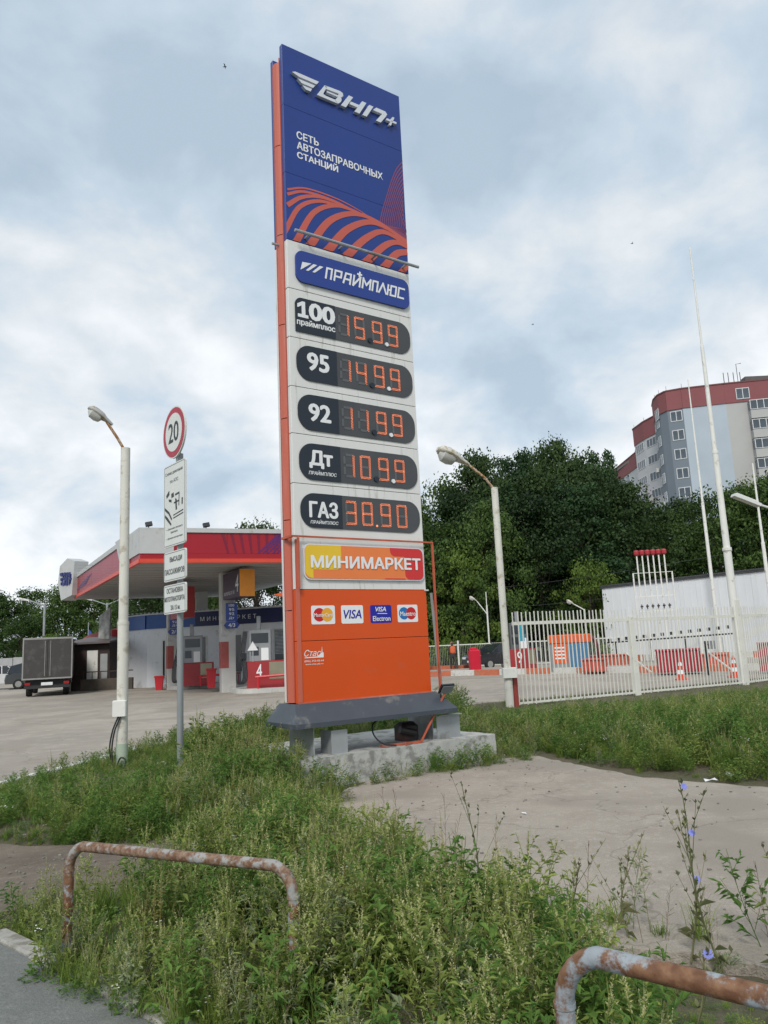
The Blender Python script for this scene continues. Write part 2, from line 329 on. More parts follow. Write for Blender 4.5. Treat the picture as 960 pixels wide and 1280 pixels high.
# lamp bar under the header
mb = MB(); mb.tube([(-.42, -.13, 7.16), (1.66, -.13, 7.16)], .022, 8); mb.build('floodlight_rail', grey_m, py, smooth=True)
mb = MB()
for x in (-.2, .35, .9, 1.45): mb = MB(); mb.box(x-.012, x+.012, -.125, .0, 7.145, 7.165); mb.build('rail_bracket', grey_m, py); mb = MB()
mb = MB(); mb.tube([(-.5, .16, 7.05), (-.62, .16, 7.05)], .018, 8); mb.build('bracket_stub', grey_m, py)
# white panels
wp = []
for a, b in zip(seams[1:7], seams[:6]):
    mb = MB(); mb.bbox(X0, X1, 0, .075, a+.004, b-.004, .006); wp.append(mb.build('price_panel', panel_w, py))
mb = MB(); mb.box(X0+.01, X1-.01, .02, .07, .97, 7.085); mb.build('joint_backing', seam_m, py)
mb = MB(); mb.prism_xz(arcs(-.365, 1.525, 6.49, 6.945, .11), -.035, -.001); bp = mb.build('name_plate', blue_sign, wp[0])
S = []; k = .068
def sh(x, z): return (x+(z-6.68)*.18, z)
def LT(x, lines, wd): return [[sh(x+p[0]*wd, 6.64+p[1]*.15) for p in ln] for ln in lines]
GL = {'P_': [[(0,0),(0,1)],[(.25,1),(.8,1),(.8,0)]], 'R': [[(0,0),(0,1),(.85,1),(.85,.42),(0,.42)]], 'A': [[(0,0),(.18,1),(.85,1),(.85,0)],[(.1,.42),(.85,.42)]], 'I': [[(0,1),(0,0),(.85,1),(.85,0)]], 'M': [[(0,0),(0,1),(.45,.35),(.9,1),(.9,0)]],
      'L': [[(0,0),(.4,1),(.9,0)]], 'YU': [[(0,0),(0,1)],[(0,.5),(.35,.5)],[(.35,0),(.35,1),(.95,1),(.95,0),(.35,0)]], 'S': [[(.8,1),(0,1),(0,0),(.8,0)]]}
seq = [('P_', .10, .1), ('R', .235, .12), ('A', .385, .125), ('I', .545, .125), ('M', .70, .14), ('P_', .87, .1), ('L', .985, .14), ('YU', 1.135, .15), ('S', 1.325, .12)]
for g, x, wd in seq: S += LT(x, GL[g], wd)
S += [[sh(.60, 6.83), sh(.66, 6.83)], [sh(.63, 6.80), sh(.63, 6.86)]]
strokes(S, .028, -.038, print_white, wp[0])
for i in range(3):
    mb = MB(); x = -.30+.1*i; poly(mb, [(x, 6.66), (x+.03, 6.78), (x+.17, 6.79)] if i == 0 else [(x-.02, 6.67), (x+.1, 6.79), (x+.16, 6.79), (x+.02, 6.67)], -.040, -.036); mb.build('wing_mark', print_white, wp[0])
# LED digits
SEG = {'a': ((0,1),(1,1)), 'b': ((1,1),(1,.5)), 'c': ((1,.5),(1,0)), 'd': ((0,0),(1,0)), 'e': ((0,.5),(0,0)), 'f': ((0,1),(0,.5)), 'g': ((0,.5),(1,.5))}
DIG = {'0': 'abcdef', '1': 'bc', '3': 'abcdg', '4': 'bcfg', '5': 'acdfg', '8': 'abcdefg', '9': 'abcdfg', ' ': ''}
def led(ch, x0, x1, z0, z1, y, parent):
    lit = DIG[ch]; g = MB(); b = MB(); d = MB(); x0 += .018; x1 -= .018; z0 += .018; z1 -= .018
    for k, (a, c) in SEG.items():
        ax, az, cx, cz = x0+a[0]*(x1-x0), z0+a[1]*(z1-z0), x0+c[0]*(x1-x0), z0+c[1]*(z1-z0)
        tgt = b if k in lit else g; w_ = .019 if k in lit else .017
        hx, hz2 = (abs(cx-ax)/2-.02+.0, w_) if az == cz else (w_, abs(cz-az)/2-.02)
        mx_, mz = (ax+cx)/2, (az+cz)/2
        tgt.box(mx_-hx, mx_+hx, y-.0015, y+.001, mz-hz2, mz+hz2)
        if k in lit:
            n = 6 if az == cz else 6; 
            for i in range(n+1):
                for o in (-1, 1):
                    t = (i+.25*(o+1))/(n+.5); px = ax+(cx-ax)*t; pz = az+(cz-az)*t
                    if az == cz: pz += o*.009
                    else: px += o*.009
                    r = .0072; d.add([(px-r, y-.004, pz), (px, y-.004, pz-r), (px+r, y-.004, pz), (px, y-.004, pz+r)], [(0,1,2,3)])
    if g.v: g.build('unlit_segments', ghost_m, parent)
    if b.v: b.build('digit', led_m2, parent); d.build('digit_leds', led_m, parent)
rows = [(6.02, '1599', '100'), (5.355, '1499', '95'), (4.675, '1199', '92'), (4.01, '1099', 'Дт'), (3.365, '3890', 'ГАЗ')]
SLOT = [(.28, .46), (.54, .72), (.84, 1.02), (1.115, 1.295)]
for i, (zc, num, lab) in enumerate(rows):
    pn = wp[i+1]; h = .243 if i < 4 else .225
    mb = MB(); PL = arcs(-.385, 1.52, zc-h, zc+h, .2, corners=(0 if i == 0 else 1, 1, 1, 1)) if i else arcs(-.385, 1.52, zc-h, zc+h, .2, corners=(0,1,1,0)); PL = PL if i else PL[:-1]+arcs(-.385, 1.52, zc-h, zc+h, .10)[-9:]; mb.prism_xz(PL, -.012, -.001); mb.build('display_board', disp_m, pn)
    mb = MB(); mb.prism_xz(arcs(-.386, .235, zc-h-.001, zc+h+.001, .2 if i else .1, corners=(0 if i == 0 else 1, 0, 0, 1)), -.016, -.013); mb.build('grade_label', label_bk, pn)
    if i == 4: mb = MB()
    mb = MB(); mb.box(.30, 1.38, -.0125, -.0121, zc-h+.02, zc+h-.03)
    for j, ch in enumerate(num):
        led(ch if not (j == 0 and i < 4) else ch, SLOT[j][0], SLOT[j][1], zc-.165, zc+.165, -.0145, pn)
    if i < 4:
        mb = MB(); mb.lathe([(.038, -.030), (.038, -.014)], 14, (.80, 0, zc-.15), 'y'); mb.build('decimal_cap', label_bk, pn)
        mb = MB(); mb.lathe([(.03, -.030), (.03, -.014)], 14, (1.085, 0, zc-.155), 'y'); mb.build('decimal_cap', print_white, pn)
    else:
        mb = MB(); mb.lathe([(.016, -.02), (.016, -.014)], 8, (.78, 0, zc-.155), 'y'); mb.build('decimal_point', led_m, pn)
    y = -.019
    if i == 0: text('00', -.165, .215, zc-.035, zc+.195, y, print_white, pn, bold=.085); mb = MB(); mb.prism_xz([(-.355, zc+.10), (-.345, zc+.10), (-.29, zc+.135), (-.29, zc+.01), (-.35, zc+.01), (-.35, zc-.035), (-.19, zc-.035), (-.19, zc+.01), (-.235, zc+.01), (-.235, zc+.195), (-.28, zc+.195), (-.355, zc+.15)][::-1], y, y+.002); mb.build('numeral_one', print_white, pn); text('праймплюс', -.365, .225, zc-.165, zc-.06, y, print_white, pn, bold=.04)
    elif i < 3: text(lab, -.22, .10, zc-.09 if i == 1 else zc-.11, zc+.15 if i == 1 else zc+.12, y, print_white, pn, bold=.06)
    elif i == 3: text('Дт', -.23, .105, zc-.08, zc+.15, y, print_white, pn, bold=.06); text('ПРАЙМПЛЮС', -.255, .165, zc-.175, zc-.115, y, print_white, pn, bold=.02, shear=.2)
    else: text('ГАЗ', -.255, .16, zc-.09, zc+.115, y, print_white, pn, bold=.055); text('ПРАЙМПЛЮС', -.25, .165, zc-.175, zc-.12, y, print_white, pn, bold=.02, shear=.2)
# minimarket panel
mb = MB(); mb.bbox(X0, X1, 0, .075, 2.354, 3.026, .006); mp_ = mb.build('shop_panel', panel_w, py)
mb = MB(); mb.prism_xz(arcs(-.37, 1.53, 2.47, 2.93, .09), -.03, -.001); mb.build('sign_rim', letter3, mp_)
mb = MB(); mb.prism_xz(arcs(-.355, 1.515, 2.485, 2.915, .08), -.034, -.0302); mb.build('sign_face', orng, mp_)
mb = MB(); mb.prism_xz(arcs(-.354, .18, 2.60, 2.9145, .08, corners=(0, 1, 0, 1)), -.0362, -.0342); mb.prism_xz([(-.354, 2.565), (-.335, 2.53), (-.3, 2.5), (-.24, 2.486), (-.24, 2.5995), (-.354, 2.5995)], -.0362, -.0342); mb.build('yellow_print', yell, mp_)
mb = MB(); mb.prism_xz(arcs(.96, 1.514, 2.80, 2.9145, .08, corners=(1, 0, 1, 0)), -.0362, -.0342); mb.prism_xz(arcs(1.2, 1.514, 2.4855, 2.7995, .08, corners=(1, 1, 0, 0)), -.0362, -.0342); mb.build('red_print', redd, mp_)
mb = MB(); mb.prism_xz([(.85, 2.4853), (1.199, 2.4853), (1.199, 2.5), (.87, 2.5)], -.0362, -.0342); mb.build('red_edge_print', redd, mp_)
text('МИНИМАРКЕТ', -.27, 1.46, 2.625, 2.775, -.044, print_white, mp_, bold=.06, depth=.01)
# orange panels
mb = MB(); mb.bbox(X0, X1, 0, .075, 1.714, 2.346, .006); po = mb.build('orange_panel', orange_p, py)
mb = MB(); mb.bbox(X0, X1, 0, .075, .962, 1.706, .006); pl = mb.build('orange_panel', orange_p, py)
mb = MB(); mb.box(X0-.005, X1+.01, -.01, .0, .955, .972); mb.build('sill_trim', pillar_m, py)
mb = MB(); mb.box(X0, X0+.055, -.012, -.001, .97, 2.98); mb.build('corner_trim', pillar_m, py)
mb = MB(); mb.box(X1-.03, X1+.03, -.02, .06, 2.335, 2.352); mb.build('edge_clip', panel_w, py)
def card(x0, x1, m): mb = MB(); mb.prism_xz(arcs(x0, x1, 1.91, 2.145, .02, 3), -.004, -.001); return mb.build('card_sticker', m, po)
def disc(m, cx, cz, r, y): mb = MB(); mb.prism_xz([(cx+r*math.cos(a*math.pi/16), cz+r*math.sin(a*math.pi/16)) for a in range(32)], y, y+.001); mb.build('roundel', m, po)
card(-.27, .075, print_white); disc(cardred, -.155, 2.03, .085, -.006); disc(cardyel, -.04, 2.03, .085, -.0068); text('MasterCard', -.235, .04, 2.005, 2.05, -.0085, print_white, po, bold=.02, shear=.1)
card(.17, .505, print_white); text('VISA', .205, .475, 1.975, 2.085, -.006, cardblue, po, bold=.03, shear=.2)
card(.62, .96, cardblue); text('VISA', .70, .87, 2.06, 2.12, -.006, print_white, po, bold=.03, shear=.2); text('Electron', .655, .935, 1.935, 2.0, -.006, print_white, po, bold=.02)
mb = MB(); mb.prism_xz([(.72, 2.03), (.88, 2.028), (.89, 2.036), (.74, 2.038)], -.006, -.0045); mb.build('swoosh', print_white, po)
card(1.06, 1.40, print_white); disc(cardcy, 1.165, 2.03, .083, -.006); disc(cardred, 1.285, 2.03, .083, -.0068); text('Maestro', 1.10, 1.36, 1.995, 2.055, -.0085, print_white, po, bold=.02)
text('Стас', -.385, -.15, 1.52, 1.60, -.003, print_white, pl, bold=.005, shear=.35)
mb = MB(); mb.prism_xz([(-.38, 1.50), (-.11, 1.50), (-.11, 1.56), (-.125, 1.56), (-.13, 1.64), (-.137, 1.56), (-.15, 1.55), (-.2, 1.515), (-.38, 1.51)], -.003, -.001); mb.build('city_print', print_white, pl)
text('(846) 342-68-64', -.385, -.11, 1.445, 1.475, -.003, print_white, pl, bold=.01); text('www.stas-pb.ru', -.375, -.12, 1.41, 1.435, -.003, print_white, pl, bold=.01)
# skirt: sheet-metal hopper at the foot
mb = MB(); t_ = [(X0-.06, -.03), (X1+.06, -.03), (X1+.06, D_+.03), (X0-.06, D_+.03)]; b_ = [(-.66, -.25), (1.81, -.25), (1.81, .55), (-.66, .55)]
vs = [(*p, .957) for p in t_]+[(*p, .74) for p in b_]+[(*p, .685) for p in b_]
mb.add(vs, [(0,1,2,3)]+[(4+i, 4+(i+1) % 4, (i+1) % 4, i) for i in range(4)]+[(8+i, 8+(i+1) % 4, 4+(i+1) % 4, 4+i) for i in range(4)]+[(11,10,9,8)]); mb.build('base_skirt', dgrey, py)
# steel channels on the block
def channel(x, y0, y1, z0, z1, fl):
    mb = MB(); mb.box(x-.006, x+.006, y0, y1, z0, z1)
    mb.box(x+.006, x+fl, y0, y1, z1-.012, z1); mb.box(x+.006, x+fl, y0, y1, z0, z0+.012); mb.build('support_channel', grey_m, py)
channel(-.35, -.12, .5, .335, .684, .12); channel(1.52, -.05, .5, .335, .684, .14)
mb = MB(); mb.box(-.13, .10, -.16, -.148, .335, .62); mb.box(-.13, -.118, -.147, .1, .335, .62); mb.build('support_plate', grey_m, py); mb = MB(); mb.box(1.55, 1.95, -.10, -.088, .335, .655); mb.box(1.55, 1.95, -.16, -.1, .643, .655); mb.build('support_plate', grey_m, py)
mb = MB(); mb.bbox(1.15, 1.42, .1, .38, .34, .58, .05); mb.tube([(1.08, .1, .5), (1.3, .05, .44)], .05, 10); mb.build('junction_box', mat('motor_black', (.025, .022, .022), .5, dirt=(.13, .04, .035), dirt_amt=.1), py)
mb = MB(); mb.tube(curve_pts([(.9, .2, .68), (.72, .05, .67), (.55, -.05, .62), (.52, -.12, .5), (.62, -.17, .39), (.8, -.2, .352)]), .011, 6); mb.build('cable', black, py, smooth=True)
# blocks: the concrete foundation
fb = MB(); random.seed(3)
nx, ny = 26, 10
def blk(u, v, z): return (-.62+u*3.015+random.uniform(-.006, .006), -.3+v*1.9+random.uniform(-.006, .006), z+random.uniform(-.006, .006))
g = [[blk(i/nx, j/ny, .34) for i in range(nx+1)] for j in range(ny+1)]
vs = [p for r in g for p in r]; fs = [(j*(nx+1)+i, j*(nx+1)+i+1, (j+1)*(nx+1)+i+1, (j+1)*(nx+1)+i) for j in range(ny) for i in range(nx)]
base = len(vs); ring = [(0, i) for i in range(nx)]+[(j, nx) for j in range(ny)]+[(ny, nx-i) for i in range(nx)]+[(ny-j, 0) for j in range(ny)]
for lev in (.16, -.1):
    for (j, i) in ring: p = g[j][i]; vs.append((p[0]+random.uniform(-.008, .008), p[1]+random.uniform(-.008, .008), lev))
nr = len(ring)
for q in range(nr):
    r2 = (q+1) % nr; a, b = ring[q][0]*(nx+1)+ring[q][1], ring[r2][0]*(nx+1)+ring[r2][1]
    fs.append((base+q, base+r2, b, a)); fs.append((base+nr+q, base+nr+r2, base+r2, base+q))
fb.add(vs, fs); fb.build('concrete_foundation', concrete, None, loc=(PX, PY, 0), rz=PZ, label='pale rough concrete block under the tall price sign', cat='concrete block')
# thin orange angle-iron frame standing against the lower part of the sign
rust_o = mat('worn_orange_paint', (.46, .1, .05), .55, var=.15, dirt=(.3, .08, .04), dirt_amt=.3)
fr = thing('angle_iron_frame', 'thin orange steel frame round the lower panels of the price sign', 'metal frame', (PX, PY, 0), PZ)
mb = MB(); mb.box(-.56, 1.69, -.07, -.05, 3.0, 3.022); mb.box(-.56, -.53, -.05, .2, 2.995, 3.025); mb.build('top_bar', rust_o, fr)
mb = MB(); mb.box(1.665, 1.69, -.07, -.045, .98, 2.998); mb.build('side_bar', rust_o, fr)
mb = MB(); mb.box(-.475, -.45, -.075, -.05, 2.36, 2.994); mb.build('side_bar', rust_o, fr)
lb = MB(); lb.tube([(1.72, -.12, .96), (1.18, -.22, .36)], .016, 4); lb.tube([(1.2, -.22, .357), (.62, -.1, .357)], .016, 4); lb.tube([(1.3, -.1, .357), (.9, -.26, .36)], .014, 4)
lb.build('bent_steel_bar', rust_o, None, loc=(PX, PY, 0), rz=PZ, label='bent orange angle bar leaning on the block at the right foot of the price sign', cat='metal bar')
fl = thing('floodlight', 'small black floodlight at the lower right corner of the orange sign panel', 'floodlight', (PX, PY, 0), PZ)
mb = MB(); mb.obox((1.70, -.16, 1.0), (1, 0, 0), (0, .8, .6), (0, -.6, .8), .11, .012, .07); mb.build('lamp_body', black, fl)
mb = MB(); mb.obox((1.70, -.178, .985), (1, 0, 0), (0, .8, .6), (0, -.6, .8), .09, .004, .055); mb.build('lamp_glass', mat('lamp_glass', (.2, .22, .23), .15), fl)
mb = MB(); mb.tube([(1.62, -.14, .95), (1.64, -.1, .86), (1.68, -.05, .9)], .008, 5); mb.build('bracket', black, fl)
# ================================================================== GROUND
def inpoly(x, y, P):
    c = np.zeros(np.shape(x), bool); n = len(P)
    for i in range(n):
        x1, y1 = P[i]; x2, y2 = P[(i+1) % n]
        m = ((y1 > y) != (y2 > y)); t = (x2-x1)*(y-y1)/((y2-y1) if y2 != y1 else 1e-9)+x1
        c ^= m & (x < t)
    return c
def dist_poly(x, y, P):
    d = np.full(np.shape(x), 1e9); n = len(P)
    for i in range(n):
        a = np.array(P[i]); b = np.array(P[(i+1) % n]); ab = b-a; L2 = ab@ab
        t = np.clip(((x-a[0])*ab[0]+(y-a[1])*ab[1])/L2, 0, 1); d = np.minimum(d, np.hypot(x-a[0]-t*ab[0], y-a[1]-t*ab[1]))
    return d
APRON = [(-.38,7.0),(-.75,7.6),(-.75,8.7),(-.3,9.6),(1.35,10.8),(1.95,10.9),(2.2,10.2),(2.75,8.95),(3.75,8.05),(5.2,6.9),(9,5.5),(9,1.2),(3.2,3.0),(1.85,3.85),(1.1,4.3),(.78,4.55),(.42,4.75),(.32,5.15),(.06,5.7)]
WALK = [(-9,4.95),(-2.42,4.85),(-1.25,3.77),(1.6,1.17),(3.2,-.3),(3.2,-4),(-9,-4)]
LEFTW = [(-9,5.1),(-2.35,4.95),(-1.1,3.82),(1.75,1.2),(4,-.5),(6,1.4),(3.1,2.9),(1.8,3.75),(1.05,4.2),(.72,4.45),(.36,4.65),(.24,5.1),(-.04,5.65),(-.48,6.95),(-.86,7.55),(-.88,8.7),(-.6,9.7),(1.2,11.0),(2.1,11.3),(2.3,10.5),(2.85,9.15),(3.85,8.25),(5.3,7.1),(10,5.5),(24,8),(22,28),(15.5,28.2),(11.0,25.3),(9.6,24.4),(2.6,21.0),(.4,18.2),(-2.2,15.0),(-4.0,14.5),(-4.55,12.4),(-5.05,10.5),(-5.5,8.4),(-7,7.2),(-9,6.6)]
DIRT = [(-7,6.9),(-4.2,7.3),(-2.75,7.1),(-1.35,6.75),(-1.0,6.3),(-1.45,5.95),(-1.95,5.45),(-2.6,5.3),(-7,5.4)]
BLOCK = [(-1.72,8.85),(1.4,11.0),(.3,12.6),(-2.8,10.4)]
def hgt(x, y):
    ins = np.where(inpoly(x, y, LEFTW), dist_poly(x, y, LEFTW), 0)
    h = -.02+np.where(x > 1.5, .045, .10)*np.minimum(ins/.5, 1)
    b = .26*np.exp(-(((x+1.5)/1.6)**2+((y-12.2)/2.0)**2))
    h = h+b*np.minimum(ins/.8, 1)+.02*np.sin(x*3.1)*np.sin(y*2.7)*np.minimum(ins, 1)
    bb = np.minimum(dist_poly(x, y, BLOCK)/.6, 1)*np.where(inpoly(x, y, BLOCK), 0, 1); h = np.where(x > -.9, h*bb+(bb-1)*.01, h); dd = np.where(inpoly(x, y, DIRT), 1.0, np.clip(1-dist_poly(x, y, DIRT)/.4, 0, 1)); return h*(1-dd)+dd*.0
def gmat(name, c1, c2, c3, s1=.6, s2=9, bump=.5, rough=.95, cracks=False, speck=None, patches=False):
    m = bpy.data.materials.new(name); m.use_nodes = True; t = m.node_tree; B = t.nodes['Principled BSDF']; n = t.nodes.new; l = t.links.new
    co = n('ShaderNodeTexCoord'); P = co.outputs['Object']
    def nz(s, d=6, r=.6, st=None):
        a = n('ShaderNodeTexNoise'); a.inputs['Scale'].default_value = s; a.inputs['Detail'].default_value = d; a.inputs['Roughness'].default_value = r
        if st: mp = n('ShaderNodeMapping'); mp.inputs['Scale'].default_value = st; l(P, mp.inputs[0]); l(mp.outputs[0], a.inputs['Vector'])
        else: l(P, a.inputs['Vector'])
        return a.outputs[0]
    def mr(v, a, b, c=0, d=1):
        r = n('ShaderNodeMapRange'); r.inputs[1].default_value = a; r.inputs[2].default_value = b; r.inputs[3].default_value = c; r.inputs[4].default_value = d; l(v, r.inputs[0]); return r.outputs[0]
    def mix(f, a, b):
        k = n('ShaderNodeMix'); k.data_type = 'RGBA'; l(f, k.inputs[0])
        for i, v in ((6, a), (7, b)):
            if isinstance(v, tuple): k.inputs[i].default_value = (*v, 1)
            else: l(v, k.inputs[i])
        return k.outputs[2]
    c = mix(mr(nz(s1), .38, .64), c1, c2); c = mix(mr(nz(s2, 8, .7), .5, .78), c, c3)
    f = nz(90, 3, .7); sc = n('ShaderNodeVectorMath'); sc.operation = 'SCALE'; l(c, sc.inputs[0]); l(mr(f, .3, .7, .84, 1.16), sc.inputs['Scale']); c = sc.outputs[0]
    if patches:
        pm = mr(nz(.55, 3, .5), .52, .60); c = mix(pm, c, tuple(k*.80 for k in c1))
        st = nz(.35, 5, .6, (1.0, .18, 1)); c = mix(mr(st, .55, .68, 0, .55), c, tuple(k*.66 for k in c1))
        sp = nz(3.2, 4, .7); c = mix(mr(sp, .68, .74, 0, .6), c, tuple(k*.5 for k in c1))
    if speck:
        v = n('ShaderNodeTexVoronoi'); v.inputs['Scale'].default_value = 38; l(P, v.inputs['Vector']); c = mix(mr(v.outputs['Distance'], .08, .14, 1, 0), c, speck)
    if cracks:
        v = n('ShaderNodeTexVoronoi'); v.feature = 'DISTANCE_TO_EDGE'; v.inputs['Scale'].default_value = .38
        ad = n('ShaderNodeVectorMath'); ad.operation = 'ADD'; l(P, ad.inputs[0]); wn = n('ShaderNodeTexNoise'); wn.inputs['Scale'].default_value = 2.2; wn.inputs['Detail'].default_value = 6; l(P, wn.inputs['Vector']); l(wn.outputs[1], ad.inputs[1]); l(ad.outputs[0], v.inputs['Vector'])
        c = mix(mr(v.outputs['Distance'], .002, .008, .42, 0), c, tuple(k*.45 for k in c1))
    l(c, B.inputs['Base Color']); B.inputs['Roughness'].default_value = rough; B.inputs['Specular IOR Level'].default_value = .2
    bp = n('ShaderNodeBump'); bp.inputs['Strength'].default_value = bump; bp.inputs['Distance'].default_value = .012
    k = n('ShaderNodeMath'); k.operation = 'ADD'; l(nz(25, 6, .7), k.inputs[0]); l(f, k.inputs[1]); l(k.outputs[0], bp.inputs['Height']); l(bp.outputs[0], B.inputs['Normal'])
    MATS[name] = m; return m
soil_m = gmat('soil', (.14, .12, .085), (.10, .105, .06), (.2, .17, .12), 1.2, 14, 1.0)
dirt_m = gmat('bare_dirt', (.21, .175, .14), (.15, .125, .1), (.27, .24, .195), 1.1, 11, 1.0)
far_m = gmat('far_ground', (.09, .11, .05), (.13, .13, .07), (.17, .16, .1), .1, 1.5, .3)
asph_m = gmat('dusty_asphalt', (.385, .345, .295), (.295, .268, .233), (.455, .415, .36), .22, 1.9, .5, cracks=True, patches=True)
apron_m = gmat('worn_concrete_path', (.415, .37, .315), (.35, .31, .262), (.50, .455, .395), 1.4, 16, 1.0, cracks=True, speck=(.25, .225, .2), patches=True)
walk_m = gmat('grey_pavement', (.19, .2, .19), (.165, .175, .168), (.235, .24, .225), 1.2, 16, .7)
mb = MB(); mb.add([(-900,-60,-.06),(900,-60,-.06),(900,1500,-.06),(-900,1500,-.06)], [(0,1,2,3)]); mb.build('ground', far_m, kind='structure')
# weed-grown soil with a low mound
xs = np.arange(-9.5, 24.6, .2); ys = np.arange(-1, 29, .2); GX, GY = np.meshgrid(xs, ys); GZ = hgt(GX, GY)+NR.normal(0, .006, GX.shape)
vs = np.stack([GX.ravel(), GY.ravel(), GZ.ravel()], 1); nxx = len(xs)
keep = inpoly(GX, GY, LEFTW) | (dist_poly(GX, GY, LEFTW) < .45)
fs = [(j*nxx+i, j*nxx+i+1, (j+1)*nxx+i+1, (j+1)*nxx+i) for j in range(len(ys)-1) for i in range(nxx-1) if keep[j, i] or keep[j+1, i+1]]
me = bpy.data.meshes.new('soil'); me.from_pydata(vs.tolist(), [], fs); me.materials.append(soil_m); me.shade_smooth(); put('soil', me, kind='structure')
def sheet(name, P, z0, z1, m, **k): mb = MB(); mb.prism_xy(P, z0, z1); return mb.build(name, m, kind='structure', **k)
FORE = [(-120,7.4),(-9,7.0),(-7,7.5),(-5.6,8.6),(-5.15,10.5),(-4.65,12.5),(-4.05,14.65),(-2.2,15.15),(.3,18.4),(2.5,21.15),(9.5,24.6),(10.9,25.5),(15.4,28.4),(40,30),(60,62),(-120,72)]
sheet('forecourt', FORE[::1], -.05, .0, asph_m)
random.seed(5); AP = []
for i in range(len(APRON)):
    a = Vector(APRON[i]); b = Vector(APRON[(i+1) % len(APRON)]); n_ = max(1, int((b-a).length/.12))
    for k in range(n_): p = a.lerp(b, k/n_); AP.append((p.x+random.uniform(-.03, .03), p.y+random.uniform(-.03, .03)))
sheet('footpath', AP, -.05, .035, apron_m)
random.seed(11); P = []
for i in range(len(DIRT)):
    a = Vector(DIRT[i]); b = Vector(DIRT[(i+1) % len(DIRT)])
    for k in range(6): p = a.lerp(b, k/6); P.append((p.x+random.uniform(-.06, .06), p.y+random.uniform(-.06, .06)))
sheet('bare_earth', P, -.04, .022, dirt_m)
sheet('pavement', WALK[::-1], -.05, .05, walk_m)
kerb_c = mat('kerb_concrete', (.33, .32, .29), .9, var=.12, scale=12, bump=.5, dirt=(.2, .19, .16), dirt_amt=.35, dirt_scale=9)
def kerb_line(root, pts, ln, wd, h, mats_, z0=-.05, gap=.012, skip=()):
    i = 0
    for a, b in zip(pts[:-1], pts[1:]):
        a = Vector(a); b = Vector(b); d = (b-a); n = max(1, round(d.length/ln)); s = d/n; ang = math.atan2(d.y, d.x)
        for k in range(n):
            if i not in skip:
                mb = MB(); mb.bbox(gap/2, s.length-gap/2, -wd/2, wd/2, z0, h+random.uniform(-.006, .006), .012)
                o = mb.build('kerb_stone', mats_[i % len(mats_)], root); p = a+s*k; o.location = (p.x, p.y, 0); o.rotation_euler[2] = ang+random.uniform(-.008, .008)
            i += 1
kr = thing('pavement_kerb', 'worn concrete kerb along the pavement at the bottom left corner', 'kerb'); kerb_line(kr, [(-2.38,4.84),(-1.2,3.8),(1.65,1.22),(3.2,-.2)], .62, .11, .065, [kerb_c])
kr = thing('forecourt_kerb', 'white painted kerb between the asphalt and the weedy mound on the left', 'kerb'); kerb_line(kr, [(-9,6.75),(-7,7.3),(-5.55,8.6),(-5.1,10.5),(-4.6,12.5),(-4.0,14.6)], .9, .13, .10, [mat('kerb_whitewash', (.6, .6, .57), .8, var=.08, dirt=(.3, .28, .25), dirt_amt=.3, dirt_scale=8)])
# ================================================================== RUSTY RAILS
rust = mat('rusty_grey_paint', (.28, .315, .34), .6, var=.1, scale=9, dirt=(.13, .058, .028), dirt2=(.22, .115, .06), dirt_amt=.48, dirt_scale=10, sharp=.07, bump=.5, bump_scale=40)
rust2 = mat('mostly_rusty_paint', (.29, .29, .28), .65, var=.12, scale=9, dirt=(.14, .07, .038), dirt2=(.24, .16, .11), dirt_amt=.62, dirt_scale=16, sharp=.09, bump=.5, bump_scale=40)
def rail(a, b, top, R, m, label):
    a = Vector((*a, 0)); b = Vector((*b, 0)); d = (b-a).normalized(); t = thing('pipe_rail', label, 'railing', a, 0, 'rusty pipe rails along the pavement')
    c = .13; b = b-a; up = Vector((0, 0, 1))
    P = [up*(top-c)]+[d*(c-c*math.cos(q))+up*(top-c+c*math.sin(q)) for q in [R_(k*15) for k in range(1, 6)]]
    Q = [b-d*(c-c*math.cos(q))+up*(top-c+c*math.sin(q)) for q in [R_(90-k*15) for k in range(1, 6)]]+[b+up*(top-c)]
    mid = [P[-1].lerp(Q[0], k/8) for k in range(1, 8)]
    mb = MB(); mb.tube(P+mid+Q, R, 16); mb.build('rail_bar', m, t, smooth=True)
    for p in (Vector((0,0,0)), b):
        mb = MB(); mb.tube([p+up*-.1, p+up*(top-c-.001)], R*.99, 16); mb.build('leg', rust if m is rust2 else m, t, smooth=True)
        mb = MB(); mb.tube([p+up*(top-c-.006), p+up*(top-c+.006)], R*1.12, 16); mb.build('weld_ring', m, t, smooth=True)
rail((-1.745, 4.30), (-.485, 3.68), .645, .026, rust2, 'rusty bent pipe rail standing in the weeds on the left')
rail((.385, 2.06), (1.64, 1.0), .85, .0245, rust, 'pipe rail with peeling grey paint running out of the lower right corner')
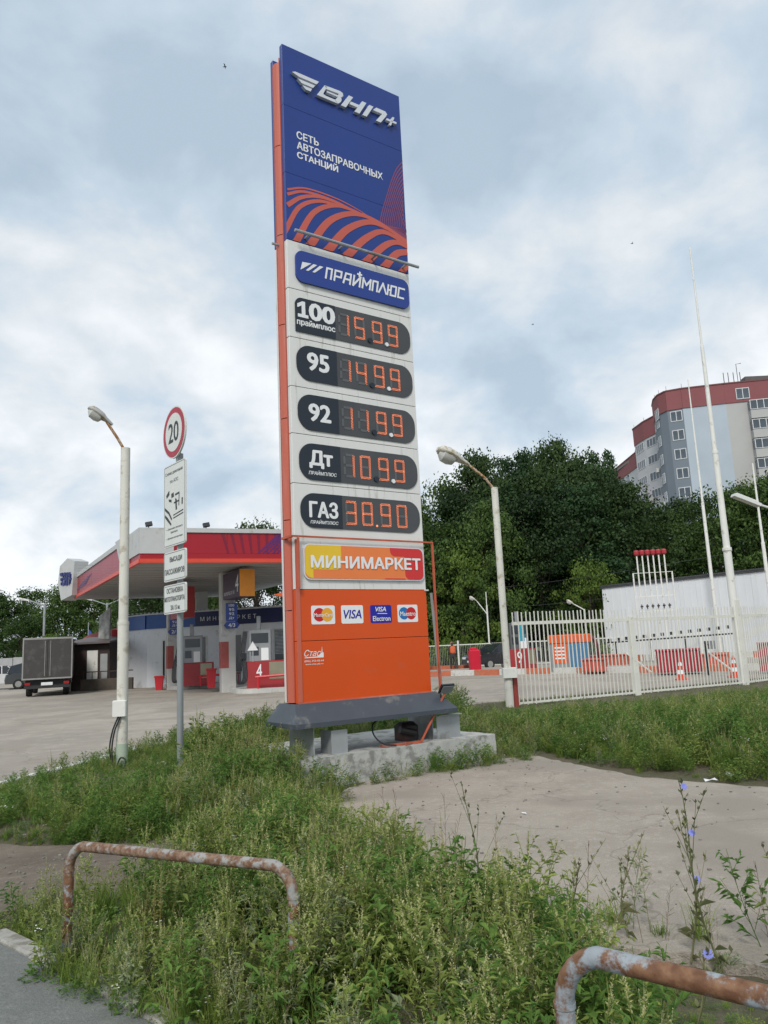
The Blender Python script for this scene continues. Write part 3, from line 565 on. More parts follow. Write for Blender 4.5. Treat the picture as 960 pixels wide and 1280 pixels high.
# ================================================================== LAMP POSTS
lamp_w = mat('lamp_post_paint', (.62, .61, .55), .6, var=.06, scale=3, dirt=(.4, .36, .28), dirt_amt=.25, dirt_scale=5)
post_green = mat('greenish_base_paint', (.4, .48, .38), .6, var=.1)
def lamp_head(t, p, d, ln, m, rustm=None):
    """cobra-head lantern: tapered shell, glass below; p mount, d direction"""
    d = Vector(d).normalized(); s = d.cross(Vector((0,0,1))).normalized(); u = s.cross(d).normalized(); p = Vector(p); prof = [(0,.035,.03),(.12,.05,.045),(.3,.075,.06),(.45,.125,.09),(.7,.145,.1),(.88,.125,.085),(1,.05,.04)]
    n = 14; mb = MB(); vs = []
    for (q, w_, h) in prof:
        for k in range(n):
            a = 2*math.pi*k/n; z = math.sin(a); vs.append(p+d*q*ln+s*math.cos(a)*w_*ln*1.9+u*(z*h*ln*(2.0 if z > 0 else .9)))
    m_ = len(prof); fs = [(i*n+k, i*n+(k+1) % n, (i+1)*n+(k+1) % n, (i+1)*n+k) for i in range(m_-1) for k in range(n)]+[tuple(range(n)), tuple(range((m_-1)*n, m_*n))]
    mb.add(vs, fs); mb.build('lantern', m, t, smooth=True)
    mb = MB(); vs = []
    for i, (q, w_) in enumerate(((.4,.3),(.45,.75),(.6,.95),(.8,.9),(.93,.35))):
        for k in range(9):
            a = math.pi+math.pi*k/8; vs.append(p+d*q*ln+s*math.cos(a)*w_*.24*ln+u*(math.sin(a)*.25*ln*w_-.03*ln))
    mb.add(vs, [(i*9+k, i*9+k+1, (i+1)*9+k+1, (i+1)*9+k) for i in range(4) for k in range(8)]); mb.build('diffuser', mat('lamp_diffuser', (.5, .5, .47), .25), t, smooth=True)
t = thing('street_lamp', 'white lamp post with grey lantern and hanging black cable at the left, in the weeds', 'street lamp', (-3.85, 11.23, 0))
mb = MB(); mb.tube([(0,0,.42),(0,0,2.1)], .078, 16); mb.tube([(0,0,2.1),(0,0,4.72)], .068, 16); mb.tube([(0,0,2.08),(0,0,2.13)], .082, 16); mb.build('post', lamp_w, t, smooth=True)
mb = MB(); mb.tube([(0,0,-.1),(0,0,.42)], .081, 16); mb.build('post_foot', post_green, t, smooth=True)
mb = MB(); mb.tube([(0,0,4.66),(-.1,-.06,4.86),(-.24,-.14,5.1)], .022, 8); mb.build('arm', mat('rusting_arm', (.5, .42, .3), .7, var=.1, dirt=(.3, .13, .04), dirt_amt=.6, dirt_scale=12), t, smooth=True)
lamp_head(t, (-.17,-.10,5.06), (-.62,-.30,.48), .42, mat('lantern_grey', (.42, .42, .4), .5, .1, var=.1, dirt=(.3, .2, .1), dirt_amt=.3, dirt_scale=8))
mb = MB(); mb.bbox(-.1, .09, -.13, -.06, .8, 1.02, .01); mb.build('junction_box', white, t)
for k, r in ((0, .16), (1, .11)):
    mb = MB(); mb.tube(curve_pts([(-.02+.03*k,-.1,.8),(-.09+.03*k,-.13,.6),(-.12+.03*k,-.14,.35),(-.05,-.15,.12),(.07,-.15,.08),(.1,-.13,.2),(.03,-.13,.24),(-.03,-.12,.12)]), .012, 6); mb.build('cable', black, t, smooth=True)
t = thing('street_lamp', 'tall white lamp post with dirty white lantern at the corner of the picket fence', 'street lamp', (2.80, 18.95, 0))
mb = MB(); mb.tube([(0,0,-.1),(0,0,.72)], .1, 16); mb.tube([(0,0,.72),(0,0,5.4)], .085, 16); mb.build('post', lamp_w, t, smooth=True)
mb = MB(); mb.bbox(-.13, .2, -.16, .1, .72, .96, .01); mb.build('junction_box', white, t)
mb = MB(); mb.tube([(0,0,5.34),(-.25,-.1,5.66),(-.72,-.2,6.05)], .03, 8); mb.build('arm', MATS['rusting_arm'], t, smooth=True)
lamp_head(t, (-.64,-.2,5.97), (-.85,-.3,.40), .9, mat('lantern_white', (.56, .54, .48), .5, var=.08, dirt=(.35, .3, .2), dirt_amt=.35, dirt_scale=8))
t = thing('street_lamp', 'flat white modern lamp head reaching in from the right edge on its arm', 'street lamp', (9.75, 18, 0))
mb = MB(); mb.tube([(.35,0,0),(.35,0,4.1)], .07, 12); mb.build('post', lamp_w, t, smooth=True)
mb = MB(); mb.tube([(.35,0,4.0),(0,0,4.18),(-.85,0,4.50)], .028, 8); mb.build('arm', white_clean, t, smooth=True)
mb = MB(); mb.obox((-1.15,0,4.62), (-.9,0,.42), (0,1,0), (.42,0,.9), .33, .11, .035); mb.obox((-1.15,0,4.66), (-.9,0,.42), (0,1,0), (.42,0,.9), .27, .09, .03); mb.build('lamp_head', white_clean, t)
# ================================================================== SIGN POST
t = thing('road_sign', 'grey post with round 20 speed limit sign over three white plates', 'road sign', (-2.78, 10.32, 0), R_(-51))
post_m = mat('grey_post', (.27, .29, .3), .45, .3, var=.08)
mb = MB(); mb.tube([(0,0,-.1),(0,0,4.35)], .042, 14); mb.build('post', post_m, t, smooth=True)
alu = mat('sign_back', (.35, .36, .37), .4, .5); paper = mat('sign_white', (.64, .66, .63), .4, var=.03); ink = mat('sign_ink', (.03, .035, .04), .5); ink2 = mat('faded_ink', (.16, .17, .18), .5); sred = mat('sign_red', (.38, .02, .045), .4, var=.06)
def ring(r, y0, y1, cz, cx=0, n=40): return [(cx+r*math.cos(2*math.pi*k/n), cz+r*math.sin(2*math.pi*k/n)) for k in range(n)]
mb = MB(); mb.prism_xz(ring(.37, 0, 0, 4.66, -.04), -.075, -.05); d0 = mb.build('speed_disc', paper, t)
mb = MB(); mb.prism_xz(ring(.352, 0, 0, 4.66, -.04), -.078, -.0755); mb.build('red_rim', sred, d0)
mb = MB(); mb.prism_xz(ring(.272, 0, 0, 4.66, -.04), -.081, -.0785); mb.build('white_field', paper, d0)
text('20', -.205, .125, 4.52, 4.80, -.083, ink, d0, bold=.02)
mb = MB(); mb.box(-.03, .03, -.05, .0, 4.2, 4.5); mb.build('bracket', post_m, t)
def plate(x0, x1, z0, z1, n='plate'):
    mb = MB(); mb.prism_xz(arcs(x0, x1, z0, z1, .035, 4), -.072, -.05); o = mb.build(n, paper, t)
    P = arcs(x0+.014, x1-.014, z0+.014, z1-.014, .025, 4); Q = arcs(x0+.022, x1-.022, z0+.022, z1-.022, .02, 4); k = len(P)
    mb = MB(); mb.add([(p[0], -.0735, p[1]) for p in P]+[(p[0], -.0735, p[1]) for p in Q], [(i, (i+1) % k, k+(i+1) % k, k+i) for i in range(k)]); mb.build('border', ink2, o)
    return o
p1 = plate(-.38, .32, 3.07, 4.22, 'scheme_plate')
text('Схема движения', -.33, .24, 4.07, 4.125, -.074, ink2, p1, bold=.01); text('по АЗС', -.17, .10, 3.955, 4.005, -.074, ink2, p1, bold=.01)
mb = MB()
for P in ([(-.3,3.80),(-.2,3.86),(-.19,3.80),(-.28,3.76)], [(-.13,3.80),(-.05,3.81),(-.04,3.75),(-.12,3.74)], [(-.22,3.74),(-.12,3.72),(-.12,3.68),(-.2,3.70)], [(.0,3.78),(.14,3.79),(.14,3.765),(.0,3.755)], [(.12,3.765),(.14,3.765),(.13,3.60),(.11,3.60)], [(.21,3.69),(.25,3.69),(.24,3.60),(.21,3.60)],
          [(-.345,3.64),(-.2,3.56),(-.1,3.45),(-.12,3.43),(-.22,3.53),(-.345,3.60)], [(-.34,3.54),(-.24,3.48),(-.12,3.38),(-.14,3.36),(-.26,3.44),(-.34,3.50)], [(-.06,3.50),(.26,3.53),(.26,3.515),(-.06,3.485)], [(-.06,3.46),(.26,3.49),(.26,3.475),(-.06,3.445)], [(.0,3.72),(.05,3.70),(.06,3.56),(.02,3.55)], [(-.04,3.67),(.12,3.68),(.12,3.66),(-.04,3.65)]):
    poly(mb, P, -.0745, -.0735)
mb.build('scheme_print', ink, p1)
for z, s_ in ((3.30, '— Движение легкового'), (3.245, 'транспорта'), (3.17, '— Движение автоцистерны')): text(s_, -.30 if s_[0] == '—' else -.15, .24 if s_[0] == '—' else .08, z, z+.03, -.074, ink2, p1, bold=.01)
p2 = plate(-.37, .33, 2.60, 3.00); text('ВЫСАДИ', -.17, .22, 2.845, 2.925, -.0745, ink, p2, bold=.015); text('ПАССАЖИРОВ', -.335, .295, 2.69, 2.765, -.0745, ink, p2, bold=.015)
p3 = plate(-.37, .33, 2.16, 2.55); text('ОСТАНОВКА', -.27, .25, 2.435, 2.505, -.0745, ink, p3, bold=.015); text('МОТОТРАНСПОРТА', -.34, .30, 2.325, 2.39, -.0745, ink, p3, bold=.015); text('ЗА 15 м.', -.14, .16, 2.21, 2.275, -.0745, ink, p3, bold=.015)
# ================================================================== PICKET FENCE
fence_m = mat('fence_paint', (.66, .66, .6), .5, var=.06, dirt=(.45, .42, .34), dirt_amt=.15, dirt_scale=6)
t = thing('picket_fence', 'white steel picket fence with tall bars above the grass on the right', 'fence', (2.88, 19.06, 0))
FP = [Vector(p)-Vector((2.88, 19.06)) for p in ((2.96,19.1),(6.49,20.97),(10.27,22.96),(12.6,24.75),(15.2,26.7))]
pk = MB(); pk.box(-.0115, .0115, -.01, .01, .06, 2.29); pkm = pk.mesh('picket', fence_m)
first = True
for i, (a, b) in enumerate(zip(FP[:-1], FP[1:])):
    d = b-a; ang = math.atan2(d.y, d.x); n = round(d.length/.128)
    for z0, z1 in ((.07, .115), (1.97, 2.05)):
        mb = MB(); mb.box(.08, d.length-.08, -.02 if z0 > 1 else -.02, .035, z0, z1); o = mb.build('fence_rail', fence_m, t); o.location = (a.x, a.y, 0); o.rotation_euler[2] = ang
    for k in range(1, n):
        p = a+d*(k/n); o = put('picket', pkm, t); o.location = (p.x-.036*math.sin(ang)*-1*-1, p.y-.03, random.uniform(-.012, .012)); o.rotation_euler = (random.uniform(-.006, .006), random.uniform(-.006, .006), ang)
    if i >= 0:
        mb = MB(); mb.bbox(-.09, .09, -.07, .07, -.1, 2.5 if i else 2.1, .01); o = mb.build('fence_post', fence_m, t); o.location = (b.x, b.y, 0); o.rotation_euler[2] = ang
mb = MB(); mb.bbox(-.06, .06, -.06, .06, -.1, .8, .01); o = mb.build('fence_post', mat('red_brown_post', (.3, .05, .04), .6), t); o.location = (.08, .0, 0); o.rotation_euler[2] = .4; o['label'] = 'short dark red foot of the corner post'
# ================================================================== MASTS
def mast(loc, segs, label, cat='mast', name='tall_mast'):
    t = thing(name, label, cat, loc); 
    for (z0, z1, r0, r1) in segs: mb = MB(); mb.tube([(0,0,z0),(0,0,z1)], [r0, r1], 12); mb.build('mast_section', white, t, smooth=True)
    mb = MB(); 
    for (z0, z1, r0, r1) in segs[1:]: mb.tube([(0,0,z0-.05),(0,0,z0+.05)], r0*1.35, 12)
    mb.build('collar', white, t, smooth=True); return t
mast((10.23, 23.0, 0), [(0, 4.0, .12, .115), (4.0, 7.0, .10, .085), (7.0, 10.4, .07, .055), (10.4, 13.8, .036, .022)], 'tallest white stepped lightning mast rising behind the picket fence')
mast((18.7, 44.5, 0), [(0, 9.0, .11, .09), (9.0, 16.6, .07, .03)], 'thin white mast left of the tall lightning mast, before the apartment block')
mast((19.7, 40, 0), [(0, 6.0, .11, .09), (6.0, 10.3, .07, .04)], 'thin white mast at the right edge, above the flat lamp head')
# ================================================================== FILLING STATION
soff = mat('canopy_soffit', (.36, .35, .33), .6, var=.08, scale=1.5, stretch=(.3, 3, 1), dirt=(.3, .29, .27), dirt_amt=.25)
fasc_w = mat('canopy_white', (.45, .46, .455), .5, var=.04, dirt=(.38, .37, .34), dirt_amt=.1)
red_dk = mat('fascia_red', (.31, .008, .018), .35, var=.05, scale=.6)
purp = mat('fascia_purple', (.1, .015, .12), .4)
CR = R_(22.15)
ca = thing('station_canopy', 'large filling station canopy with red and white fascia behind the pylon', 'canopy', (-9.02, 28.0, 0), CR)
A, B_, C_, D0 = (0,0), (9.2,0), (6.9,18.4), (-2.32,18.4)
mb = MB(); mb.prism_xy([(.06,.06),(9.1,.06),(6.8,18.3),(-2.25,18.3)], 5.06, 5.5); mb.build('soffit', soff, ca)
mb = MB(); mb.prism_xy([(.2,.2),(9.0,.2),(6.7,18.2),(-2.1,18.2)], 5.5, 6.2); mb.build('roof_deck', mat('roof_felt', (.2,.2,.2), .9), ca)
# seams of the soffit boards
mb = MB()
for i in range(1, 18): mb.box(-2.1+.9*0, 8.6-i*.1, i*1.0, i*1.0+.02, 5.052, 5.058)
mb.build('soffit_joints', mat('joint', (.2,.2,.19), .8), ca)
def wall_seg(p, q, t_, z0, z1):
    p = Vector(p); q = Vector(q); d = (q-p).normalized(); n = Vector((d.y, -d.x))*t_
    return [tuple(p), tuple(q), tuple(q-n), tuple(p-n)], z0, z1
def seg(name, p, q, t_, z0, z1, m, out_=0.0):
    p = Vector(p); q = Vector(q); d = (q-p).normalized(); n = Vector((d.y, -d.x)); p = p+n*out_; q = q+n*out_
    mb = MB(); mb.prism_xy([tuple(p), tuple(q), tuple(q-n*t_), tuple(p-n*t_)], z0, z1); return mb.build(name, m, ca)
seg('red_lip', A, B_, .12, 5.02, 5.17, red_lip, .05); seg('red_strip', A, B_, .08, 5.175, 5.36, red_dk)
seg('white_fascia', (-.02,0), (1.2,0), .1, 5.365, 6.33, fasc_w, .03)
for k in range(4): seg('red_panel', (1.205+k*1.99,0), (1.205+(k+1)*1.99-.01,0), .08, 5.365, 6.16, red_dk)
seg('white_coping', (1.205,0), B_, .14, 6.165, 6.33, fasc_w, .06)
seg('red_lip', D0, A, .12, 5.02, 5.17, red_lip, .05); seg('red_strip', D0, A, .08, 5.175, 5.36, red_dk)
dl = (Vector(A)-Vector(D0))
def lp(t_): return tuple(Vector(D0)+dl*t_)
for k in range(5): seg('red_panel', lp(.07+k*.155), lp(.07+(k+1)*.155-.001), .08, 5.365, 6.12, red_dk)
seg('white_coping', lp(.07), lp(.86), .14, 6.125, 6.33, fasc_w, .06); seg('white_fascia', lp(.86), lp(1.0), .1, 5.365, 6.33, fasc_w, .05)
seg('fascia_back', B_, C_, .1, 5.05, 6.33, fasc_w); seg('fascia_back', C_, D0, .1, 5.05, 6.33, fasc_w)
# white wedge near the corner
q0, q1 = Vector(lp(.87)), Vector(lp(.80)); nn = Vector((dl.normalized().y, -dl.normalized().x))
mb = MB(); P = [lp(.86), lp(.80), lp(.83), lp(.865)]; 
vs = []
for off in (.02, .16):
    for (t_, z) in ((.775, 6.36), (.90, 6.36), (.90, 5.15), (.845, 5.15)): p = Vector(lp(t_))+nn*off; vs.append((p.x, p.y, z))
mb.add(vs, [(0,1,2,3),(7,6,5,4)]+[(i, 4+i, 4+(i+1) % 4, (i+1) % 4) for i in range(4)]); mb.build('white_wedge', fasc_w, ca)
# rays printed on the fascia: purple wedges
mb = MB()
for k in range(9):
    a0 = R_(100+k*9); x, z = 6.9, 5.36; mb.prism_xz([(x+.1*math.cos(a0), z), (x+.72*math.cos(a0)/max(math.sin(a0),.35), z+.70), (x+.72*math.cos(a0+.05)/max(math.sin(a0+.05),.35), z+.70)], -.008, -.001) if k < 3 else mb.prism_xz([(x-.25*k*.5-.05, z+.01), (x-.33*k*.5-.3+.04, z+.70), (x-.33*k*.5-.34, z+.70)], -.008, -.001)
mb = MB()
for k in range(12):
    x = 3.1+k*.30; mb.prism_xz([(x+.10, 5.37), (x+.17, 5.37), (x+.52-.045*(12-k), 6.15), (x+.40-.045*(12-k), 6.15)], -.008, -.001)
mb.build('ray_print', mat('dark_red_print', (.17, .006, .03), .4), ca)
mb = MB()
for k in range(7): x = 4.35+k*.19; mb.prism_xz([(x, 5.38), (x+.07, 5.38), (x+.95-.05*k, 6.1), (x+.82-.05*k, 6.15)], -.013, -.009)
mb.build('purple_print', purp, ca)
mb = MB()
for k in range(6):
    t0 = .12+k*.03
    for off in (0,):
        p = Vector(lp(t0))+nn*.012; q = Vector(lp(t0+.11))+nn*.012; mb.add([(p.x,p.y,5.40),(q.x,q.y,5.62+.04*k),(q.x,q.y,5.72+.03*k),(p.x,p.y,5.47)], [(0,1,2,3)])
mb.build('purple_wave_print', purp, ca)
# logo box on the far left corner
lbx = thing('logo_box', 'white tilted logo box on the far left corner of the canopy', 'sign', (-17.5, 43.1, 0), math.atan2(-.871, .49)+R_(18))
mb = MB(); mb.prism_xz([(-1.0,5.95),(-.55,4.95),(.75,5.15),(1.0,7.0),(.1,7.25),(-.8,6.9)], -.55, .25); b_ = mb.build('box_shell', fasc_w, lbx)
navy = mat('navy_print', (.015, .025, .14), .4)
emblem(b_, navy, lambda x, z: (-.70+(x+.35)*.78, 5.75+(z-9.44)*3.2), -.6, -.551)
for i, (x, z) in enumerate(((1.1, 6.42), (3.2, 6.42))):
    p = thing('small_floodlight', ('small black floodlight on the left end of the canopy roof edge', 'small black floodlight on the canopy roof edge right of the lamp post')[i], 'floodlight', (-9.02, 28, 0), CR)
    mb = MB(); mb.tube([(x-.8, .02, 6.33), (x-.8, .02, 6.42)], .02, 6); mb.build('stem', black, p); mb = MB(); mb.obox((x-.8, -.02, 6.46), (1,0,.2), (0,1,-.4), (-.2,.4,1), .12, .05, .07); mb.build('lamp_body', black, p)
col_m = mat('column_cladding', (.5, .5, .48), .45, var=.05, dirt=(.36, .35, .33), dirt_amt=.15)
for i, (x, y) in enumerate(((-6.95, 33.3), (-10.75, 38.6), (-10.35, 42.8), (-2.2, 38.5))):
    t = thing('canopy_column', ('square white canopy column on the near pump island', 'square canopy column on the second pump island, behind the grey sign post', 'canopy column farthest back, between the two near columns', 'canopy column hidden behind the price pylon')[i], 'column', (x, y, 0), CR, 'square columns carrying the canopy')
    mb = MB(); mb.bbox(-.3, .3, -.3, .3, 0, 5.055, .02); mb.build('shaft', col_m, t)
    if i < 3: mb = MB(); mb.box(-.302, .0, -.304, -.3, 1.0, 2.1); mb.box(-.304, -.3, -.3, .3, 1.0, 2.1); mb.build('red_notice', mat('faded_red', (.36, .09, .08), .6, var=.2), t)
island_m = mat('island_concrete', (.5, .5, .47), .8, var=.08, dirt=(.3, .29, .27), dirt_amt=.2)
for i, (x, y) in enumerate(((-5.6, 34.3), (-9.9, 40.4))):
    mb = MB(); P = arcs(-1.6, 1.9, -3.0 if i == 0 else -2.6, 2.4, 1.0, 5); mb.prism_xy(P, -.02, .17)
    mb.build('pump_island', island_m, None, loc=(x, y, 0), rz=CR, label=('near raised white pump island, bearing the red pump numbered 4', 'second raised white pump island behind the grey sign post')[i], cat='pump island')
pump_red = mat('pump_red', (.32, .03, .035), .35, var=.06); pump_g = mat('pump_grey', (.26, .27, .28), .4, .2, var=.08); glass_d = mat('dark_glass', (.02, .025, .03), .08, spec=.6)
def pump(loc, rz, num, label, body=pump_g, w=1.7):
    t = thing('fuel_pump', label, 'fuel pump', loc, rz)
    mb = MB(); mb.bbox(-w/2, w/2, -.28, .28, 0, 1.08, .03); mb.build('lower_cabinet', pump_red, t)
    mb = MB(); mb.box(-w/2+.92, w/2-.04, -.292, -.283, .34, 1.02); mb.build('steel_panel', mat('khaki_panel', (.3, .28, .2), .35, .5), t)
    mb = MB(); mb.bbox(-w/2+.1, -w/2+1.0, -.24, .24, 1.081, 2.35, .03); mb.build('display_head', body, t)
    mb = MB(); mb.box(-w/2+.2, -w/2+.9, -.252, -.242, 1.8, 2.2); mb.box(-w/2+.2, -w/2+.5, -.252, -.242, 1.3, 1.65); mb.build('display', glass_d, t)
    mb = MB(); mb.box(-w/2+.42, -w/2+.56, -.15, .15, 2.351, 2.9); mb.build('hose_mast', pump_g, t)
    mb = MB(); mb.box(-w/2+.6, -w/2+.9, -.256, -.2425, 1.1, 1.6); mb.build('notice', print_white, t)
    for k in range(4):
        x = -w/2-.08-.05*k; mb = MB(); mb.tube(curve_pts([(x+.1,-.1,2.3),(x,-.2,1.5),(x-.14,-.28,.9),(x-.16,-.3,.3),(x-.02,-.3,.2),(x+.1,-.3,.5),(x+.05,-.3,1.2)], 5), .022, 5); mb.build('hose', black, t, smooth=True)
        mb = MB(); mb.obox((x+.05,-.32,1.3), (1,0,0), (0,1,0), (0,0,1), .03, .09, .12); mb.build('nozzle', black, t)
    if num: text(num, -w/2+.4, -w/2+.62, .4, .95, -.286, print_white, t, bold=.01)
    return t
pump((-5.05, 32.2, .17), R_(3), '4', 'red fuel pump numbered 4 with black hoses on the near island')
pump((-9.3, 37.6, .17), R_(8), '', 'dark fuel pump on the second island behind the grey sign post', w=1.5)
def guard(loc, rz, ln, label):
    t = thing('crash_bar', label, 'crash bar', loc, rz); mb = MB(); mb.tube([(0,0,.45),(ln,0,.52)], .05, 8); mb.build('bar', red_p, t, smooth=True)
    for x in (.1, ln-.1): mb = MB(); mb.tube([(x,0,0),(x,0,.45)], .045, 8); mb.build('leg', red_p, t)
guard((-5.45, 31.45, .17), R_(2), 1.9, 'low red crash bar in front of the pump numbered 4'); guard((-9.0, 36.6, .17), R_(-5), 2.0, 'low red crash bar between the two pump islands')
def bin_(loc, label, m=red_p, w=.4, h=.6):
    t = thing('litter_bin', label, 'litter bin', loc, R_(10)); mb = MB(); mb.prism_xz([(-w/2+.05,0),(w/2-.05,0),(w/2,h),(-w/2,h)], -w/2, w/2); mb.build('body', m, t)
    mb = MB(); mb.bbox(-w/2-.03, w/2+.03, -w/2-.03, w/2+.03, h+.001, h+.08, .02); mb.build('lid', m, t); return t
bin_((-11.4, 38.5, .0), 'small red bin left of the column on the second island'); bin_((-7.85, 34.2, .17), 'red bin left of the near canopy column', h=.75)
# number board under the canopy
nb = thing('hanging_number_board', 'dark board with a white 4 and orange end hanging under the canopy', 'sign', (-6.2, 32.0, 0), R_(-61.5))
mb = MB(); mb.box(-1.15, 1.15, -.3, .3, 3.85, 4.92); b_ = mb.build('board', mat('board_dark', (.045, .02, .045), .4, var=.3, scale=1), nb)
mb = MB(); mb.box(1.151, 1.2, -.31, .31, 3.84, 4.93); mb.build('orange_end', mat('orange_end_panel', (.72, .26, .02), .4), nb)
text('4', .55, .98, 4.05, 4.75, -.305, print_white, b_, bold=.0, shear=.15)
for k, s_ in enumerate(('100', '95', '92', 'Дт', 'ГАЗ')): text(s_, -1.0+.3*k, -.78+.3*k, 4.0, 4.14, -.305, print_white, b_, bold=.02)
mb = MB(); mb.box(-.8, -.7, -.05, .05, 4.921, 5.056); mb.box(.7, .8, -.05, .05, 4.921, 5.056); mb.build('hanger', grey_m, nb)
mb = MB(); mb.box(-.45, .45, -.26, .26, 4.0, 4.9)
nb2 = thing('hanging_number_board', 'dark red board hanging under the canopy behind the grey sign post', 'sign', (-9.6, 36.0, 0), R_(-61.5)); mb = MB(); mb.box(-1.1, 1.1, -.3, .3, 3.3, 4.7); mb.build('board', mat('board_red', (.3, .03, .03), .4), nb2); mb = MB(); mb.box(-.05,.05,-.05,.05,4.701,5.056); mb.build('hanger', grey_m, nb2)
tb = thing('pointer_sign', 'small orange pointed sign at the left edge of the pylon under the canopy', 'sign', (-4.3, 28.9, 0), R_(10)); mb = MB(); mb.prism_xz([(0,3.68),(.9,3.5),(.9,3.95)], -.1, .1); mb.build('arrow_panel', mat('pointer_orange', (.62, .1, .02), .4), tb); mb = MB(); mb.box(.8,.86,-.03,.03,3.951,5.06); mb.build('hanger', grey_m, tb)
def grades(loc, rz, arrow, label):
    t = thing('grade_board', label, 'sign', loc, rz)
    mb = MB(); mb.box(-.24, .24, -.03, .02, 2.95, 3.72); b_ = mb.build('board', blue_sign, t)
    mb = MB(); mb.prism_xz([(-.33,2.78),(-.22,2.64),(.22,2.64),(.33,2.78),(.22,2.92),(-.22,2.92)], -.03, .02); b2_ = mb.build('arrow_plate', blue_sign, t)
    text(arrow, -.14, .14, 2.70, 2.86, -.035, print_white, b2_, bold=.02)
    for k, s_ in enumerate(('100', '95', '92', 'Дт')): text(s_, -.11, .11, 3.56-k*.18, 3.67-k*.18, -.035, print_white, b_, bold=.015)
grades((-6.66, 32.84, 0), CR-R_(12), '4/3', 'blue fuel grade board with 4/3 arrow on the near column'); grades((-10.55, 38.15, 0), CR-R_(12), '2/1', 'blue fuel grade board on the second column, left of the grey sign post')
tri = thing('warning_triangle', 'small white warning triangle above the pump numbered 4', 'sign', (-5.62, 31.9, 0)); mb = MB(); mb.prism_xz([(-.22,1.68),(.22,1.68),(0,2.05)], -.02, 0); mb.build('plate', print_white, tri); mb = MB(); mb.box(-.02,.02,0,.03,1.1,1.75); mb.build('stem', grey_m, tri)
# ---------------- shop building
wall_w = mat('shop_wall', (.72, .74, .77), .5, var=.03, dirt=(.45, .45, .43), dirt_amt=.1); band_b = mat('shop_band', (.035, .1, .32), .4, var=.05); band_shade = mat('shop_band_shaded', (.012, .018, .085), .4, var=.05)  # second band blue is the first darkened, canopy shade put into its colour
SR = math.atan2(40.3-42.3, -5+13.1)
sh_ = thing('station_shop', 'white station shop with blue band, coloured darker as shade under the canopy', 'shop', (-13.1, 42.0, 0), SR)
mb = MB(); mb.prism_xy([(.0,0),(14,0),(14,7),(-2.3,7),(-2.3,2.0),(-1.9,1.0)], -.05, 3.1); mb.build('wall', wall_w, sh_)
def bandseg(x0, y0, x1, y1, m, n='fascia_band', z0=3.101, z1=3.85): 
    p = Vector((x0,y0)); q = Vector((x1,y1)); d = (q-p).normalized(); nn_ = Vector((d.y,-d.x))*.08; mb = MB(); mb.prism_xy([tuple(p+nn_), tuple(q+nn_), tuple(q-nn_), tuple(p-nn_)], z0, z1); return mb.build(n, m, sh_)
bandseg(0,0,2.9,0,band_b); bl_ = bandseg(2.905,0,14,0,band_shade); bandseg(-1.9,1.0,-.09,.05,band_b); bandseg(-2.3,2.05,-1.93,1.09,band_b)
text('МИНИМАРКЕТ', 3.2, 6.4, 3.36, 3.58, -.09, print_white, bl_, bold=.0, space=1.6)
mb = MB(); mb.prism_xy([(.0,-.0),(14,-.0),(14,7),(-2.2,7),(-2.2,2.0),(-1.85,1.05)], 3.851, 3.93); mb.build('roof', white, sh_)
mb = MB(); 
for k in range(60): x = -1.5+k*.25; mb.box(x, x+.12, .05, .15, 3.931, 3.99)
mb.build('roof_edge_ribs', grey_m, sh_)
def shopwin(x0, x1, z0, z1, n='shop_window', mull=1, bl=False):
    mb = MB(); mb.box(x0, x1, -.04, .02, z0, z0+.07); mb.box(x0, x1, -.04, .02, z1-.07, z1); mb.box(x0, x0+.07, -.04, .02, z0+.071, z1-.071); mb.box(x1-.07, x1, -.04, .02, z0+.071, z1-.071)
    for k in range(1, mull): xx = x0+(x1-x0)*k/mull; mb.box(xx-.03, xx+.03, -.038, .02, z0+.071, z1-.071)
    f = mb.build(n, white_clean, sh_); mb = MB(); mb.box(x0+.07, x1-.07, -.02, -.003, z0+.07, z1-.07); mb.build('pane', glass_d, f)
    if bl:
        mb = MB()
        for k in range(18): z = z0+.4*(z1-z0)+(z1-z0)*.58*k/18; mb.box(x0+.09, x1-.09, -.03, -.022, z, z+.04)
        mb.build('blinds', grey_m, f)
shopwin(3.0, 3.55, .3, 2.6, mull=1); shopwin(.9, 1.15, .4, 2.5); shopwin(6.1, 7.0, .05, 2.15, 'shop_door'); shopwin(6.1, 7.0, 2.2, 2.75); shopwin(7.3, 9.6, .6, 2.8, mull=2, bl=True); shopwin(4.6, 5.6, .6, 2.6)
# ---------------- left edge: kiosk, container, billboard, truck, cars
brown = mat('kiosk_brown', (.045, .03, .028), .6, var=.15)
k = thing('brown_kiosk', 'dark brown kiosk with white door left of the lamp post', 'kiosk', (-17.3, 42.2, 0), R_(-6))
mb = MB(); mb.box(0, 2.2, 0, 2.5, 0, 2.55); mb.build('wall', brown, k); mb = MB(); mb.prism_yz([(-.4,2.45),(2.7,2.8),(2.7,2.9),(-.4,2.55)], -.25, 2.4); mb.build('roof', mat('kiosk_roof', (.12,.1,.1), .6), k)
mb = MB(); mb.box(.95, 1.55, -.04, .0, .1, 2.1); mb.build('door', white, k); mb = MB(); mb.box(1.7, 2.1, -.04, .0, .5, 1.9); mb.build('window', mat('kiosk_window', (.35,.36,.36), .3), k); mb = MB(); mb.box(-.05, .12, -.3, -.1, 0, 2.4); mb.build('post', white, k)
t = thing('low_wall', 'low dark brown planter wall in front of the brown kiosk', 'wall', (-16.4, 41.3, 0), R_(3)); mb = MB(); mb.bbox(0, 2.7, 0, .3, 0, .6, .02); mb.build('plinth', mat('planter_brown', (.09,.075,.06), .8, var=.2), t)
